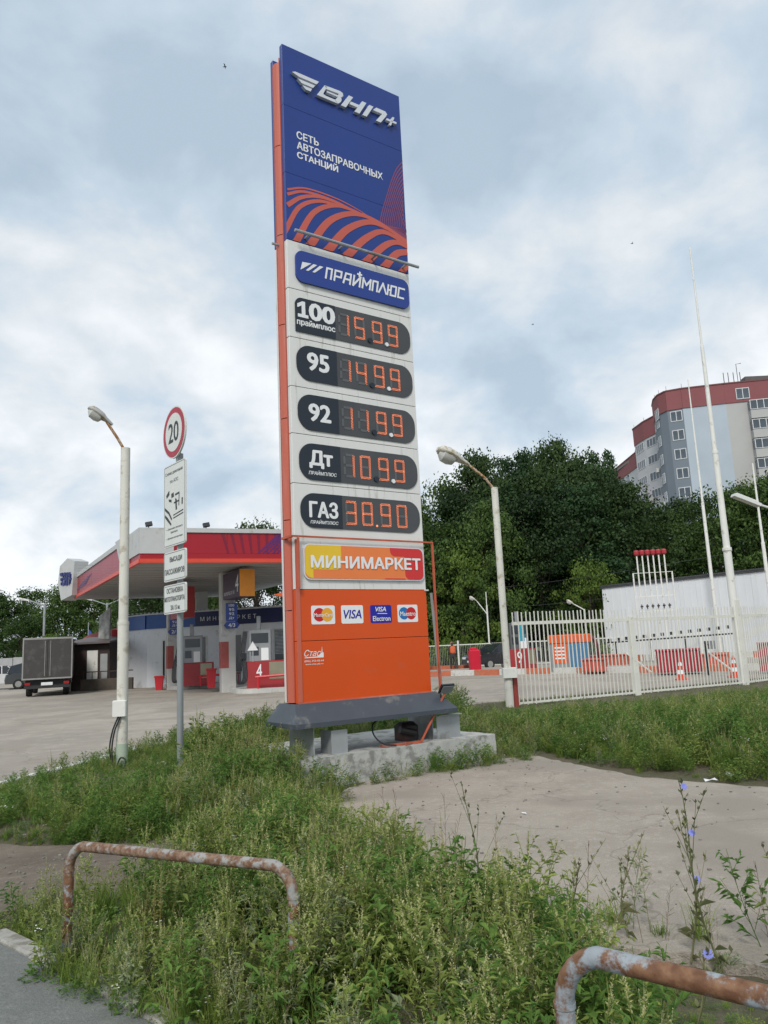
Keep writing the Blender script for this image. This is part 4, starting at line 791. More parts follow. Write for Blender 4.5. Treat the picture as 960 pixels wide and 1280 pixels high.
mb = MB(); mb.box(0, 2.7, .13, .17, .95, 1.0); [mb.box(x, x+.03, .13, .17, .6, .95) for x in np.arange(.1, 2.7, .45)]; mb.build('hand_rail', brown, t)
k = thing('red_roofed_booth', 'small booth with pinkish red roof behind the brown kiosk', 'kiosk', (-18.1, 46, 0)); mb = MB(); mb.box(0, 3.2, 0, 2.5, 0, 2.7); mb.build('wall', white, k); mb = MB(); mb.prism_xz([(-.2,2.71),(3.4,2.71),(2.6,3.5),(.4,3.1)], -.2, 2.6); mb.build('roof', mat('pink_roof', (.42,.13,.13), .6, var=.1), k)
k = thing('white_container', 'white cabin with red band between the kiosk and the shop', 'cabin', (-15.2, 44.6, 0), R_(-3)); mb = MB(); mb.box(0, 2.6, 0, 4, 0, 2.7); mb.box(-.6, 2.4, .3, 4, 3.25, 3.85); mb.build('wall', white, k); mb = MB(); mb.box(-.7, 2.65, -.15, 4, 2.701, 3.24); mb.build('red_band', red_p, k)
mb = MB(); [mb.box(x, x+.04, -.02, 0, .1, 2.6) for x in (.6, 1.2, 1.8)]; mb.build('wall_rib', grey_m, k)
bb = thing('picture_board', 'faded grey picture billboard standing behind the kiosk', 'billboard', (-15.9, 43.3, 0), R_(-35)); mb = MB(); mb.prism_xz([(-.5,2.15),(.5,2.2),(.55,4.45),(-.45,4.0)], -.04, .04); mb.build('board', mat('faded_picture', (.3, .3, .28), .7, var=.5, scale=2.5), bb); mb = MB(); mb.box(-.4,-.33,.05,.12,0,4); mb.box(.33,.4,.05,.12,0,4.2); mb.build('leg', grey_m, bb)
bf = thing('feather_flag', 'small blue advertising flag above the red roofed booth', 'flag', (-19.4, 50, 0)); mb = MB(); mb.tube([(0,0,0),(0,0,4)], .03, 6); mb.build('pole', grey_m, bf); mb = MB(); mb.prism_xz([(.02,2.4),(.3,2.5),(.28,3.2),(.1,3.5),(.02,3.45)], -.01, .01); mb.build('cloth', mat('flag_blue', (.02,.08,.35), .6), bf)
tyre = mat('tyre', (.02,.02,.02), .8); under = mat('chassis', (.03,.03,.032), .7); van_b = mat('truck_box', (.055,.052,.05), .5, var=.08, scale=1.5, dirt=(.085,.08,.075), dirt_amt=.3); rim = mat('box_rim', (.28,.28,.27), .5)
tk = thing('box_truck', 'dark grey box truck seen from behind on the asphalt at the left', 'truck', (-16.35, 37.2, 0), R_(21))
mb = MB(); mb.bbox(-1.08, 1.08, 0, 4.4, .82, 2.72, .02); mb.build('box_body', van_b, tk)
for sx in (-1, 1): mb = MB(); mb.box(min(sx*.02, sx*1.03), max(sx*.02, sx*1.03), -.035, -.002, .88, 2.66); d_ = mb.build('rear_door', van_b, tk); mb = MB(); mb.box(sx*.12-.012, sx*.12+.012, -.06, -.036, .95, 2.6); mb.build('lock_bar', rim, d_)
mb = MB(); mb.box(-1.1,-1.04,-.045,.02,.80,2.76); mb.box(1.04,1.1,-.045,.02,.80,2.76); mb.box(-1.04,1.04,-.045,.02,2.67,2.76); mb.box(-1.04,1.04,-.045,.02,.80,.87); mb.build('rear_frame', rim, tk)
mb = MB(); mb.box(-.95,.95,.2,4.3,.45,.8); mb.box(-1.0,1.0,.0,.12,.38,.52); mb.build('chassis', under, tk)
mb = MB(); mb.bbox(-1.0, 1.0, 4.5, 6.2, .5, 2.2, .15); mb.build('cab', mat('cab_white', (.5,.5,.5), .4), tk)
for x in (-.82, .82):
    for y in (1.0, 5.2): mb = MB(); mb.lathe([(.2,-.14),(.36,-.13),(.38,0),(.36,.13),(.2,.14)], 16, (x, y, .38), 'x'); mb.build('wheel', tyre, tk)
for x in (-.85, .85): mb = MB(); mb.box(x-.12,x+.12,-.03,-.0005,.55,.67); mb.build('tail_light', mat('tail_red', (.3,.01,.01), .3), tk)
mb = MB(); mb.box(-.25,.25,-.0465,-.04,.56,.66) ; mb.box(-.25,.25,-.05,.0,.52,.62); mb.build('number_plate', print_white, tk)
def car(loc, rz, m, label, suv=False, ln=4.3):
    t = thing('parked_car', label, 'car', loc, rz); h = 1.65 if suv else 1.48; w_ = .88
    low = [(-ln/2,.35),(-ln/2+.02,.72),(-ln/2+.15,.86),(-ln/2+1.05,.97),(ln/2-.55,1.0),(ln/2-.08,.92),(ln/2,.6),(ln/2-.05,.33)]
    mb = MB(); n = len(low)
    rows_ = []
    for y, k_, dz in ((-w_, .97, -.02), (-w_+.06, 1, 0), (w_-.06, 1, 0), (w_, .97, -.02)): rows_.append([(p[0]*k_, y, p[1]+dz*(1 if p[1] > .5 else -1)) for p in low])
    vs = sum(rows_, []); fs = [(r*n+i, r*n+(i+1) % n, (r+1)*n+(i+1) % n, (r+1)*n+i) for r in range(3) for i in range(n)]+[tuple(range(n-1,-1,-1)), tuple(range(3*n, 4*n))]
    mb.add(vs, fs); mb.build('body', m, t, smooth=True)
    gh = [(-ln/2+.95,.95),(-ln/2+1.75,h-.05),(-ln/2+2.1,h),(ln/2-1.1,h-.02),(ln/2-.35 if suv else ln/2-.75,h-.2),(ln/2-.15 if suv else ln/2-.45,.98)]
    n = len(gh); mb = MB(); vs = [(p[0], (-w_+.04+.16*(p[1]-.95)/.5), p[1]) for p in gh]+[(p[0], -(-w_+.04+.16*(p[1]-.95)/.5), p[1]) for p in gh]
    mb.add(vs, [tuple(range(n)), tuple(range(2*n-1,n-1,-1))]+[(i+n, (i+1) % n+n, (i+1) % n, i) for i in range(n)]); mb.build('cabin_glass', glass_d, t)
    mb = MB(); mb.obox((( -ln/2+2.1+ln/2-1.1)/2,0,h+.0), (1,0,0), (0,1,0), (0,0,1), (ln-3.2)/2+.05, w_-.16, .02); 
    for sx in (-1, 1):
        for a_, b__ in ((gh[0], gh[1]), (((-.1), .95), ((-.05), h)), (gh[5], gh[4])):
            pa = Vector((a_[0], sx*(w_-.03), a_[1])); pb = Vector((b__[0], sx*(w_-.19), b__[1])); mb.tube([pa, pb], .035, 5)
    mb.build('roof', m, t)
    for x in (-ln/2+.8, ln/2-.8):
        for y in (-w_+.08, w_-.08): mb = MB(); mb.lathe([(.12,-.1),(.2,-.105),(.3,-.1),(.325,0),(.3,.1),(.2,.105),(.12,.1)], 16, (x, y, .32), 'y'); wl = mb.build('wheel', tyre, t); mb = MB(); mb.lathe([(.19,-.108),(.19,.108)], 12, (x, y, .32), 'y'); mb.build('rim', rim, wl)
    for y in (-.62, .62): mb = MB(); mb.obox((-ln/2+.06, y, .7), (1,0,0), (0,1,0), (0,0,1), .06, .17, .06); mb.build('headlight', print_white, t)
    mb = MB(); mb.obox((-ln/2-.005, 0, .5), (1,0,0), (0,1,0), (0,0,1), .012, .26, .055); mb.build('number_plate', print_white, t)
    return t
car((-25.3, 51, 0), R_(195), mat('car_white', (.6,.6,.6), .3, coat=.5), 'white car at the far left edge of the asphalt'); car((-22.6, 50.5, 0), R_(205), mat('car_dark_grey', (.05,.055,.06), .3, coat=.5), 'dark off-road car parked left of the box truck', True, 4.2)
car((-16.9, 45.0, 0), R_(200), mat('car_silver', (.4,.41,.42), .3, .3, coat=.5), 'silver car between the box truck and the kiosk', ln=4.4)
car((6.6, 46.5, 0), R_(28), mat('car_black', (.014,.016,.022), .2, coat=.8), 'black car parked behind the red cabinet, front towards the left', ln=4.6)
wl = thing('concrete_wall', 'long grey concrete panel wall behind the truck and cars', 'wall', (-60, 62, 0)); cw = MB(); cw.bbox(.02, 2.98, -.06, .06, 0, 2.05, .02); cwm = cw.mesh('wall_panel', mat('grey_wall_panel', (.33,.34,.34), .8, var=.1, scale=1.5))
for k_ in range(14): o = put('wall_panel', cwm, wl); o.location = (3*k_, 0, random.uniform(-.03,.03))
for i, (x, y, two) in enumerate(((-33.4, 75, 1), (-28.4, 78, 2))):
    t = thing('street_lamp', ('far single-arm street lamp before the left trees', 'far double-arm street lamp just right of the single one')[i], 'street lamp', (x, y, 0)); mb = MB(); mb.tube([(0,0,0),(0,0,7.2)], .12, 8); mb.build('post', grey_m, t)
    for sx in ((-1,), (-1, 1))[i]:
        mb = MB(); mb.tube([(0,0,7.0),(sx*1.6,0,7.6)], .06, 6); mb.build('arm', grey_m, t); mb = MB(); mb.obox((sx*2.0,0,7.7), (1,0,sx*.25), (0,1,0), (0,0,1), .5, .15, .08); mb.build('lamp_head', white, t)
for i, (x, dx) in enumerate(((-36, .0), (-38.5, 2.2))):
    pass
t = thing('braced_pole', 'short leaning double pole before the trees at the far left', 'pole', (-37.5, 66, 0)); mb = MB(); mb.tube([(2.0,0,0),(2.0,0,4.6)], .1, 8); mb.build('upright', grey_m, t); mb = MB(); mb.tube([(0,0,0),(1.95,0,4.3)], .09, 8); mb.build('brace', grey_m, t)
# ================================================================== RIGHT-HAND YARD
k_w = mat('kerb_white', (.56,.56,.53), .8, var=.08, dirt=(.35,.33,.3), dirt_amt=.25, dirt_scale=6); k_r = mat('kerb_orange', (.47,.13,.065), .8, var=.1, dirt=(.35,.2,.15), dirt_amt=.3, dirt_scale=6)
kr = thing('striped_kerb', 'long kerb of alternating orange and white blocks behind the picket fence', 'kerb'); kerb_line(kr, [(-.6,39.6),(3.0,39.2),(7.5,36.6),(10.4,33.6),(17,29.6),(24,27.5)], 1.25, .35, .26, [k_r, k_w])
sheet('yard_island', [(-.4,39.8),(3.1,39.4),(7.6,36.8),(10.5,33.8),(17,29.8),(24,27.7),(30,38),(12,43),(-.2,43.5)][::1], -.04, .2, asph_m)
kr = thing('striped_kerb', 'short orange and white kerb beside the worker and the parked car', 'kerb'); kerb_line(kr, [(1.6,47.2),(4.9,46.6)], 1.1, .3, .3, [k_r, k_r])
kr = thing('striped_kerb', 'far orange and white kerb in front of the white hall', 'kerb'); kerb_line(kr, [(9.5,45.5),(14,43.2),(24,36.5)], 1.1, .3, .5, [k_r, k_w])
# white hall
hall_m = mat('hall_cladding', (.7,.72,.74), .55, var=.03, scale=.8); HL = thing('white_hall', 'long low white metal hall with dark scalloped roof edge at the right', 'hall', (14.4, 51.9, 0), math.atan2(39.5-51.9, 23.5-14.4))
hp = MB(); hp.bbox(.0, 1.14, -.03, .1, 0, 4.75, .01); hp.box(.3,.36,-.045,-.031,0,4.75); hp.box(.75,.81,-.045,-.031,0,4.75); hpm = hp.mesh('wall_panel', hall_m)
for i in range(18): o = put('wall_panel', hpm, HL); o.location = (i*1.15, 0, 0)
mb = MB(); mb.box(-.02, .0, 0, 9, 0, 4.75); mb.box(0, 20.7, .11, 9, 0, 4.7); mb.build('wall', hall_m, HL)
mb = MB(); mb.box(-.1, 20.8, -.12, 9, 4.76, 4.86); 
for i in range(140): mb.box(-.05+i*.15, .03+i*.15, -.16, -.02, 4.861, 4.95)
mb.build('roof', mat('roof_edge_dark', (.07,.07,.075), .6), HL)
# manifold of vent pipes
VT = thing('vent_pipe_rack', 'rack of six white vent pipes with red caps before the white hall', 'pipe rack', (14.45, 42, 0), R_(-8))
for i in range(6):
    x = -.72+i*.29; mb = MB(); mb.tube([(x,0,.2),(x,0,5.85)], .04, 8); pp = mb.build('vent_pipe', white, VT, smooth=True); mb = MB(); mb.lathe([(.07,5.851),(.14,5.93),(.145,6.08),(.12,6.14),(.04,6.16)], 10, (x,0,0)); mb.build('red_cap', mat('cap_red', (.36,.03,.04), .5), pp)
    mb = MB(); mb.box(x-.07, x+.07, -.1, -.041, 3.05, 3.13); mb.box(x-.02, x+.02, -.1, -.041, 2.95, 3.2); mb.build('valve', mat('valve_dark', (.06,.05,.05), .5), pp)
mb = MB(); mb.tube([(-1.0,0,0),(-1.0,0,4.9),(1.05,0,4.9),(1.05,0,0)], .045, 6); mb.build('frame', white, VT); mb = MB(); mb.box(-.95,1.0,-.02,.02,3.6,3.65); mb.box(-.95,1.0,-.02,.02,2.8,2.85); mb.build('cross_bar', white, VT)
def trestle(x0, y0, rz, label):
    t = thing('pipe_manifold', label, 'pipework', (x0, y0, .1), rz); rnd = random.Random(5)
    mb = MB(); mb.tube([(0,0,1.15),(6.5,0,1.35)], .04, 6); mb.build('pipe', black, t)
    mb = MB(); 
    for k in range(14): x = .3+k*.44; mb.box(x-.07, x+.09, -.1, .1, 1.2+.03*k, 1.36+.03*k)
    mb.build('valves', black, t)
    for k in range(4): x = .6+k*1.7; mb = MB(); mb.tube([(x,0,0),(x,0,1.2)], .035, 6); mb.build('support', black, t)
trestle(11.2, 41.0, R_(-25), 'dark row of small valves on a pipe before the white hall')
tank_r = mat('tank_red', (.33,.02,.035), .45, var=.08)
def shed(x, y, rz, w_, d_, h, label, m=tank_r, n='red_cover', cat='cabinet'):
    t = thing(n, label, cat, (x, y, .1), rz); mb = MB(); mb.bbox(-w_/2, w_/2, -d_/2, d_/2, 0, h, .04); mb.build('body', m, t)
    k = max(2, int(w_/.16)); mb = MB(); [mb.box(-w_/2+w_*(i+.2)/k, -w_/2+w_*(i+.6)/k, -d_/2-.03, -d_/2-.001, .05, h-.05) for i in range(k)]; mb.build('ribs', m, t)
    mb = MB(); mb.bbox(-w_/2-.04, w_/2+.04, -d_/2-.05, d_/2+.04, h+.001, h+.06, .02); mb.build('lid', m, t); return t
shed(11.3, 30.9, R_(-18), 1.6, 1.2, .82, 'crimson ribbed cabinet behind the picket fence between two traffic cones'); shed(14.1, 28.6, R_(-25), 1.3, 1.2, .95, 'crimson ribbed cabinet at the right edge behind the fence')
shed(8.9, 34.4, R_(-30), .9, .8, .5, 'red and white low box left of the crimson cabinet', mat('red_orange_box', (.45,.07,.04), .6, var=.15)); shed(13.2, 33.8, R_(-28), 2.4, .5, .5, 'long low orange barrier behind the crimson cabinet', mat('barrier_orange', (.5,.1,.06), .6, var=.15), 'low_barrier', 'barrier')
shed(10.6, 38.5, R_(-28), 2.0, .5, .55, 'far low orange barrier by the vent pipe rack', mat('barrier_brick', (.42,.1,.06), .6, var=.2), 'low_barrier', 'barrier')
rc = thing('fire_cabinet', 'small upright bright red covered cabinet beyond the pylon, left of the lamp post', 'cabinet', (4.35, 40.7, .1), R_(8))
mb = MB(); mb.bbox(-.28, .28, -.26, .26, 0, 1.12, .07); mb.build('cover', mat('bright_red_cover', (.55,.01,.035), .5, var=.06), rc); mb = MB(); mb.bbox(-.22,.12,-.2,.2,1.121,1.24,.05); mb.build('top_fold', MATS['bright_red_cover'], rc)
# dispensers
p9 = pump((6.45, 38.5, .1), R_(-4), '9', 'red and grey fuel pump numbered 9 behind the corner lamp post', body=mat('pump_dark', (.1,.105,.11), .4), w=1.3)
mb = MB(); mb.box(-.1,.16,-.262,-.243,1.45,2.3); mb.build('cyan_strip', mat('cyan_print', (.03,.28,.38), .4), p9)
dB = thing('fuel_dispenser', 'boxy dispenser with orange top, orange front and blue panel behind the fence', 'fuel dispenser', (8.4, 36.6, .1), R_(-10))
mb = MB(); mb.bbox(-.95, .85, -.4, .4, 0, 1.28, .04); mb.build('lower_cabinet', pump_g, dB); mb = MB(); mb.bbox(-1.0, .95, -.45, .45, 1.281, 1.66, .05); mb.build('orange_top', mat('dispenser_orange', (.6,.1,.02), .4, var=.06), dB)
mb = MB(); mb.box(-.1, .85, -.42, -.401, .03, 1.25); mb.build('blue_panel', mat('dispenser_blue', (.06,.17,.3), .4, var=.06), dB); mb = MB(); mb.box(-.8, -.15, -.42, -.401, .35, 1.25); rp_ = mb.build('orange_panel', MATS['dispenser_orange'], dB)
mb = MB(); [mb.box(-.72+.0*k_, -.25, -.425, -.421, .55+k_*.16, .62+k_*.16) for k_ in range(4)]; mb.build('notice', print_white, rp_)
mb = MB(); mb.tube(curve_pts([(.9,0,1.62),(1.15,-.1,1.3),(1.25,-.1,.8),(1.35,-.1,.15),(1.0,-.2,.05)]), .09, 8); mb.build('hose', mat('hose_maroon', (.12,.02,.025), .5), dB, smooth=True)
# traffic cones
def cone():
    t = thing('traffic_cone', 'c', 'traffic cone', (0,0,0), 0, 'orange and white traffic cones behind the picket fence'); o_ = mat('cone_orange', (.58,.06,.025), .5)
    mb = MB(); mb.bbox(-.2,.2,-.2,.2,0,.04,.01); mb.build('foot', o_, t); zs_ = [.04,.2,.34,.48,.6,.75]; 
    for i in range(5): r0 = .155-.13*(zs_[i]-.04)/.71; r1 = .155-.13*(zs_[i+1]-.04)/.71; mb = MB(); mb.lathe([(r0,zs_[i]+.001),(r1,zs_[i+1])], 14); mb.build('band', (o_, print_white)[i % 2], t)
    return t
c0 = cone(); c0.location = (9.95, 27.1, 0); c0['label'] = 'orange and white traffic cone left of the tall mast, before the crimson cabinet'; c1 = copy_tree(c0, None, 'orange and white traffic cone just left of the second fence post, near the tall mast'); c1.location = (11.8, 27.1, 0)
t = thing('black_standpipe', 'thin black standpipe with a small box behind the picket fence', 'standpipe', (11.75, 29.2, 0)); mb = MB(); mb.tube([(0,0,0),(0,0,1.25)], .05, 8); mb.build('pipe', black, t); mb = MB(); mb.box(.1,.34,-.06,.06,.95,1.25); mb.build('box', mat('grey_box', (.2,.21,.22), .5), t); mb = MB(); mb.box(0,.12,-.02,.02,1.1,1.14); mb.build('arm', black, t)
for i, (x, y, l_) in enumerate(((9.9, 31.5, 'white leaning bar left of the crimson cabinet'), (12.4, 29.8, 'white leaning bar right of the crimson cabinet'))): mb = MB(); mb.tube([(-.5,0,.95),(.5,0,.1)], .035, 6); mb.build('slanted_bar', white, None, loc=(x, y, 0), label=l_, cat='bar')
# rear mesh fence
MF = thing('mesh_fence', 'white framed mesh fence before the dark trees behind the yard', 'fence', (-4, 52.5, 0), math.atan2(-6.5, 22))
mpost = MB(); mpost.tube([(0,0,0),(0,0,1.75)], .06, 8); mpm = mpost.mesh('post', white)
wire = mat('mesh_wire', (.4,.42,.4), .5)
for i in range(9):
    o = put('post', mpm, MF); o.location = (i*2.9, 0, 0)
    if i < 8: mb = MB(); mb.box(.07,2.83,-.02,.02,1.45,1.51); mb.box(.07,2.83,-.02,.02,.12,.17); o = mb.build('rail', white, MF); o.location = (i*2.9,0,0)
mb = MB(); [mb.box(x,x+.012,-.006,.006,.171,1.449) for x in np.arange(.15, 23, .11)]; o = mb.build('mesh_wires', wire, MF); o['kind'] = 'stuff'
for i, (x, y, hx, hz_2, l_) in enumerate(((6.6, 52, -.9, 4.0, 'far street lamp with small head behind the black car'), (12.75, 50.6, -.85, 3.4, 'far street lamp with small head left of the white hall'))):
    t = thing('street_lamp', l_, 'street lamp', (x, y, 0)); mb = MB(); mb.tube([(0,0,0),(0,0,hz_2)], .055, 8); mb.build('post', white, t); mb = MB(); mb.tube([(0,0,hz_2-.6 if not i else hz_2-.05),(hx*.75,0,hz_2+.35)], .035, 6); mb.build('arm', white, t); lamp_head(t, (hx*.7,0,hz_2+.3), (-.7,0,.45), .6, MATS['lantern_white'])
    if i == 0: mb = MB(); mb.tube([(0,0,hz_2),(0,0,hz_2+.9)], .03, 6); mb.build('spike', white, t)
mb = MB(); mb.tube([(0,0,0),(-.16,0,3.3)], [.06,.05], 8); mb.build('grey_pole', mat('weathered_pole', (.2,.2,.19), .8), None, loc=(1.62, 26, 0), label='weathered grey pole just right of the pylon', cat='pole')
# power lines
lm = mat('wire', (.05,.05,.05), .6)
for i, (a, b, l_) in enumerate((((-3,57,5.2),(22,50,6.5),'upper thin power line crossing before the dark trees'), ((-3,57,4.2),(22,50,4.6),'lower thin power line crossing before the dark trees'))):
    a = Vector(a); b = Vector(b); P = [a.lerp(b, k_/12)-Vector((0,0,.5*math.sin(math.pi*k_/12))) for k_ in range(13)]; mb = MB(); mb.tube(P, .012, 4); mb.build('power_line', lm, None, label=l_, cat='cable')
# worker
vest = mat('vest_orange', (.62,.13,.05), .7); cloth = mat('work_clothes', (.05,.045,.04), .8); skin = mat('skin', (.35,.2,.14), .6)
W_ = thing('person', 'worker in an orange vest and dark trousers walking by the far kerb', 'person', (3.62, 45.6, .0), R_(200))
def skinned(name, nodes, edges, m, parent, sub=1):
    me = bpy.data.meshes.new(name); me.from_pydata([n_[:3] for n_ in nodes], edges, []); o = put(name, me, parent); md = o.modifiers.new('skin', 'SKIN'); 
    for i, n_ in enumerate(nodes): me.skin_vertices[0].data[i].radius = (n_[3], n_[4] if len(n_) > 4 else n_[3])
    me.skin_vertices[0].data[0].use_root = True; o.modifiers.new('sub', 'SUBSURF').levels = sub; o.modifiers['sub'].render_levels = sub; me.materials.append(m); return o
try:
    def mk(name, nodes, edges, m):
        me = bpy.data.meshes.new(name); me.from_pydata([n_[:3] for n_ in nodes], edges, []); o = put(name, me, W_); o.modifiers.new('skin', 'SKIN')
        if not len(me.skin_vertices): 
            bpy.context.view_layer.objects.active = o
        for i, n_ in enumerate(nodes): me.skin_vertices[0].data[i].radius = (n_[3], n_[4] if len(n_) > 4 else n_[3])
        me.skin_vertices[0].data[0].use_root = True; s_ = o.modifiers.new('sub', 'SUBSURF'); s_.levels = 1; s_.render_levels = 2; me.materials.append(m); return o
    body = [(0,0,.92,.15,.11),(0,0,1.15,.14,.1),(0,-.01,1.36,.17,.11),(0,-.03,1.48,.06,.06),(0,-.06,1.58,.085,.1),(0,-.06,1.68,.075,.09),
            (.2,-.01,1.38,.055,.055),(.25,.03,1.12,.045,.045),(.23,-.12,.9,.035,.035),(.23,-.17,.83,.04,.025),(-.2,-.01,1.38,.055,.055),(-.26,.02,1.12,.045,.045),(-.24,-.1,.9,.035,.035),(-.24,-.14,.83,.04,.025),
            (.1,0,.86,.1,.1),(.11,-.12,.5,.07,.07),(.11,-.08,.1,.05,.05),(.11,-.24,.05,.045,.035),(-.1,0,.86,.1,.1),(-.11,.1,.5,.07,.07),(-.11,.28,.14,.05,.05),(-.11,.16,.05,.045,.035)]
    mk('body', body, [(0,1),(1,2),(2,3),(3,4),(4,5),(2,6),(6,7),(7,8),(8,9),(2,10),(10,11),(11,12),(12,13),(0,14),(14,15),(15,16),(16,17),(0,18),(18,19),(19,20),(20,21)], cloth)
    mk('vest', [(0,0,.95,.2,.16),(0,0,1.2,.19,.15),(0,-.01,1.38,.23,.14),(0,-.02,1.44,.15,.1)], [(0,1),(1,2),(2,3)], vest)
    mb = MB(); mb.lathe([(.02,1.52),(.08,1.54),(.088,1.6),(.085,1.66),(.03,1.69)], 10, (0,-.075,0)); mb.build('face', skin, W_, smooth=True)
except Exception as ex: print('person failed', ex)
# ================================================================== APARTMENT BLOCK
ap_red = mat('facade_red', (.235,.08,.085), .8, var=.06, scale=.3); ap_dg = mat('facade_slate', (.17,.2,.235), .8, var=.05, scale=.3); ap_lb = mat('facade_pale_blue', (.4,.46,.52), .8, var=.05, scale=.3); ap_be = mat('facade_beige', (.42,.42,.41), .8, var=.06, scale=.2); ap_w = mat('facade_white', (.48,.5,.52), .7, var=.05)
ap_glass = mat('window_glass', (.07,.09,.11), .12, var=.3, scale=.3, spec=.6); ap_fr = mat('window_frame', (.6,.61,.62), .5)
AB = thing('apartment_block', 'tall curved apartment block with red top storeys and grey and beige walls', 'apartment block')
def facade(p, q, bands, name='wall'):
    p = Vector(p); q = Vector(q); d = (q-p).normalized(); n_ = Vector((d.y,-d.x))
    for (z0, z1, m, off) in bands: mb = MB(); mb.prism_xy([tuple(p+n_*off), tuple(q+n_*off), tuple(q-n_*.5), tuple(p-n_*.5)], z0, z1); mb.build(name, m, AB)
RB = 35.0
PTS = [(52,172),(51.7,152.3),(48.5,141),(45.6,134.5),(45.9,130),(47.0,125),(44.4,120.5),(43.5,117.3),(43.35,115),(43.9,113.3),(45.9,112.3),(51.8,110.9),(58,109.8),(82,105)]
CLR = [ap_w, ap_dg, ap_dg, ap_w, ap_w, ap_w, ap_dg, ap_dg, ap_dg, ap_dg, ap_lb, ap_be, ap_be]
for i in range(len(PTS)-1):
    facade(PTS[i], PTS[i+1], [(0, RB, CLR[i], 0), (RB+.005, 38, ap_red, .12), (38.005, 38.2, mat('parapet_cap', (.15,.06,.06), .7), .2)])
mb = MB(); mb.prism_xy([(51.5,172),(51.7,152.3),(46,134.5),(47.4,125),(44,118),(44.4,113.5),(51.8,111.4),(82,106),(90,130),(70,175)], 37.2, 37.6); mb.build('roof', MATS['roof_felt'], AB)
winm = {}
def window(p, q, s, z, w_, h, ncol=2):
    p = Vector(p); q = Vector(q); d = (q-p).normalized(); n_ = Vector((d.y,-d.x)); key = (w_, h, ncol)
    if key not in winm:
        mb = MB(); mb.box(-w_/2,w_/2,-.04,.02,-h/2,-h/2+.1); mb.box(-w_/2,w_/2,-.04,.02,h/2-.1,h/2); 
        for k_ in range(ncol+1): x = -w_/2+(w_-.1)*k_/ncol; mb.box(x, x+.1, -.04, .02, -h/2+.101, h/2-.101)
        a_ = mb.mesh('window', ap_fr); mb = MB(); mb.box(-w_/2+.09,w_/2-.09,-.02,.0,-h/2+.09,h/2-.09); winm[key] = (a_, mb.mesh('pane', ap_glass))
    o = put('window', winm[key][0], AB); pp = p+d*s+n_*.02; o.location = (pp.x, pp.y, z); o.rotation_euler[2] = math.atan2(d.y, d.x); g_ = put('pane', winm[key][1], o); return o
FH = 2.95
for f in range(3, 12):
    z = 1.5+f*FH
    for (i, s, w_, nc) in ((9, 1.2, 1.7, 2), (7, 1.0, 1.3, 2), (6, 1.6, 1.3, 2), (5, 2.0, 1.4, 2), (2, 3.5, 1.8, 2), (1, 5, 2.2, 2), (1, 9, 2.2, 2), (0, 6, 2.4, 2), (0, 13, 2.4, 2)):
        if z < RB-1 or i in (9,): 
            if z < RB-1: window(PTS[i], PTS[i+1], s, z, w_, 1.6, nc)
    # balconies with long glazing
    if z < RB-.6:
        window(PTS[3], PTS[4], 2.2, z, 3.4, 1.5, 4); window(PTS[4], PTS[5], 2.4, z, 3.8, 1.5, 4)
        for s0, ln in ((3.0, 6.6), (12.5, 6.0)):
            p = Vector(PTS[12]); q = Vector(PTS[13]); 
            p = Vector(PTS[11]); q = Vector(PTS[13]); d = (q-p).normalized(); n_ = Vector((d.y,-d.x)); c = p+d*(s0+ln/2)
            mb = MB(); mb.obox((0,0,0), (1,0,0), (0,1,0), (0,0,1), ln/2, .6, .62); o = mb.build('balcony', ap_be, AB); c2 = c+n_*.62; o.location = (c2.x, c2.y, z-1.25); o.rotation_euler[2] = math.atan2(d.y, d.x)
            mb = MB(); mb.obox((0,0,0), (1,0,0), (0,1,0), (0,0,1), ln/2-.02, .57, .74); g_ = mb.build('balcony_glass', ap_glass, AB); g_.location = (c2.x, c2.y, z+.12); g_.rotation_euler[2] = o.rotation_euler[2]
            mb = MB(); 
            for k_ in range(8): x = -ln/2+k_*(ln-.1)/7; mb.box(x, x+.1, -.62, -.575, -.62, .74)
            mb.box(-ln/2, ln/2, -.63, -.56, -.66, -.58); mb.box(-ln/2, ln/2, -.63, -.56, .70, .80); mb.box(-ln/2-.02, -ln/2+.08, -.62, .5, .72, .80)
            fr_ = mb.build('balcony_frame', ap_fr, AB); fr_.location = g_.location; fr_.rotation_euler[2] = o.rotation_euler[2]
for (i, s, z) in ((11, 2.6, 36.5), (12, 1.6, 36.3), (12, 7.5, 36.3), (7, 1.2, 35.4), (2, 2.0, 35.3)): window(PTS[i], PTS[i+1], s, z-.2, 1.9, 1.7, 2).location += Vector((-.12, -.12, 0))
acm = mat('aircon', (.5,.5,.48), .6)
for (i, s, f) in ((6, .8, 9), (7, .3, 7), (5, .8, 9), (4, 1, 8), (11, 4.6, 11), (11, 5.5, 11), (3, 2, 7), (6, .8, 5)):
    p = Vector(PTS[i]); q = Vector(PTS[i+1]); d = (q-p).normalized(); n_ = Vector((d.y,-d.x)); c = p+d*s+n_*.35; mb = MB(); mb.obox((c.x,c.y,.6+f*FH), (*d,0), (*n_,0), (0,0,1), .45, .2, .32); mb.build('air_conditioner', acm, AB)
mb = MB(); 
for i in range(1, len(PTS)-1):
    p = Vector(PTS[i]); mb.tube([(p.x+.3,p.y+.3,38.1),(p.x+.3,p.y+.3,39.0)], .03, 4)
for x in (52.5,53.2,54,55): mb.tube([(x,112,38),(x,112,40.2)], .06, 5)
mb.tube([(54.6,112,38),(54.6,112,41.5),(55.4,112,41.6)], .05, 5); mb.box(55.5,61,111.5,113,38.3,39.3); mb.build('roof_fittings', mat('roof_metal', (.1,.09,.09), .6), AB)
mb = MB(); mb.tube([(61.5,109.8,30),(61.5,109.2,37)], .06, 5); mb.build('drain_pipe', grey_m, AB)
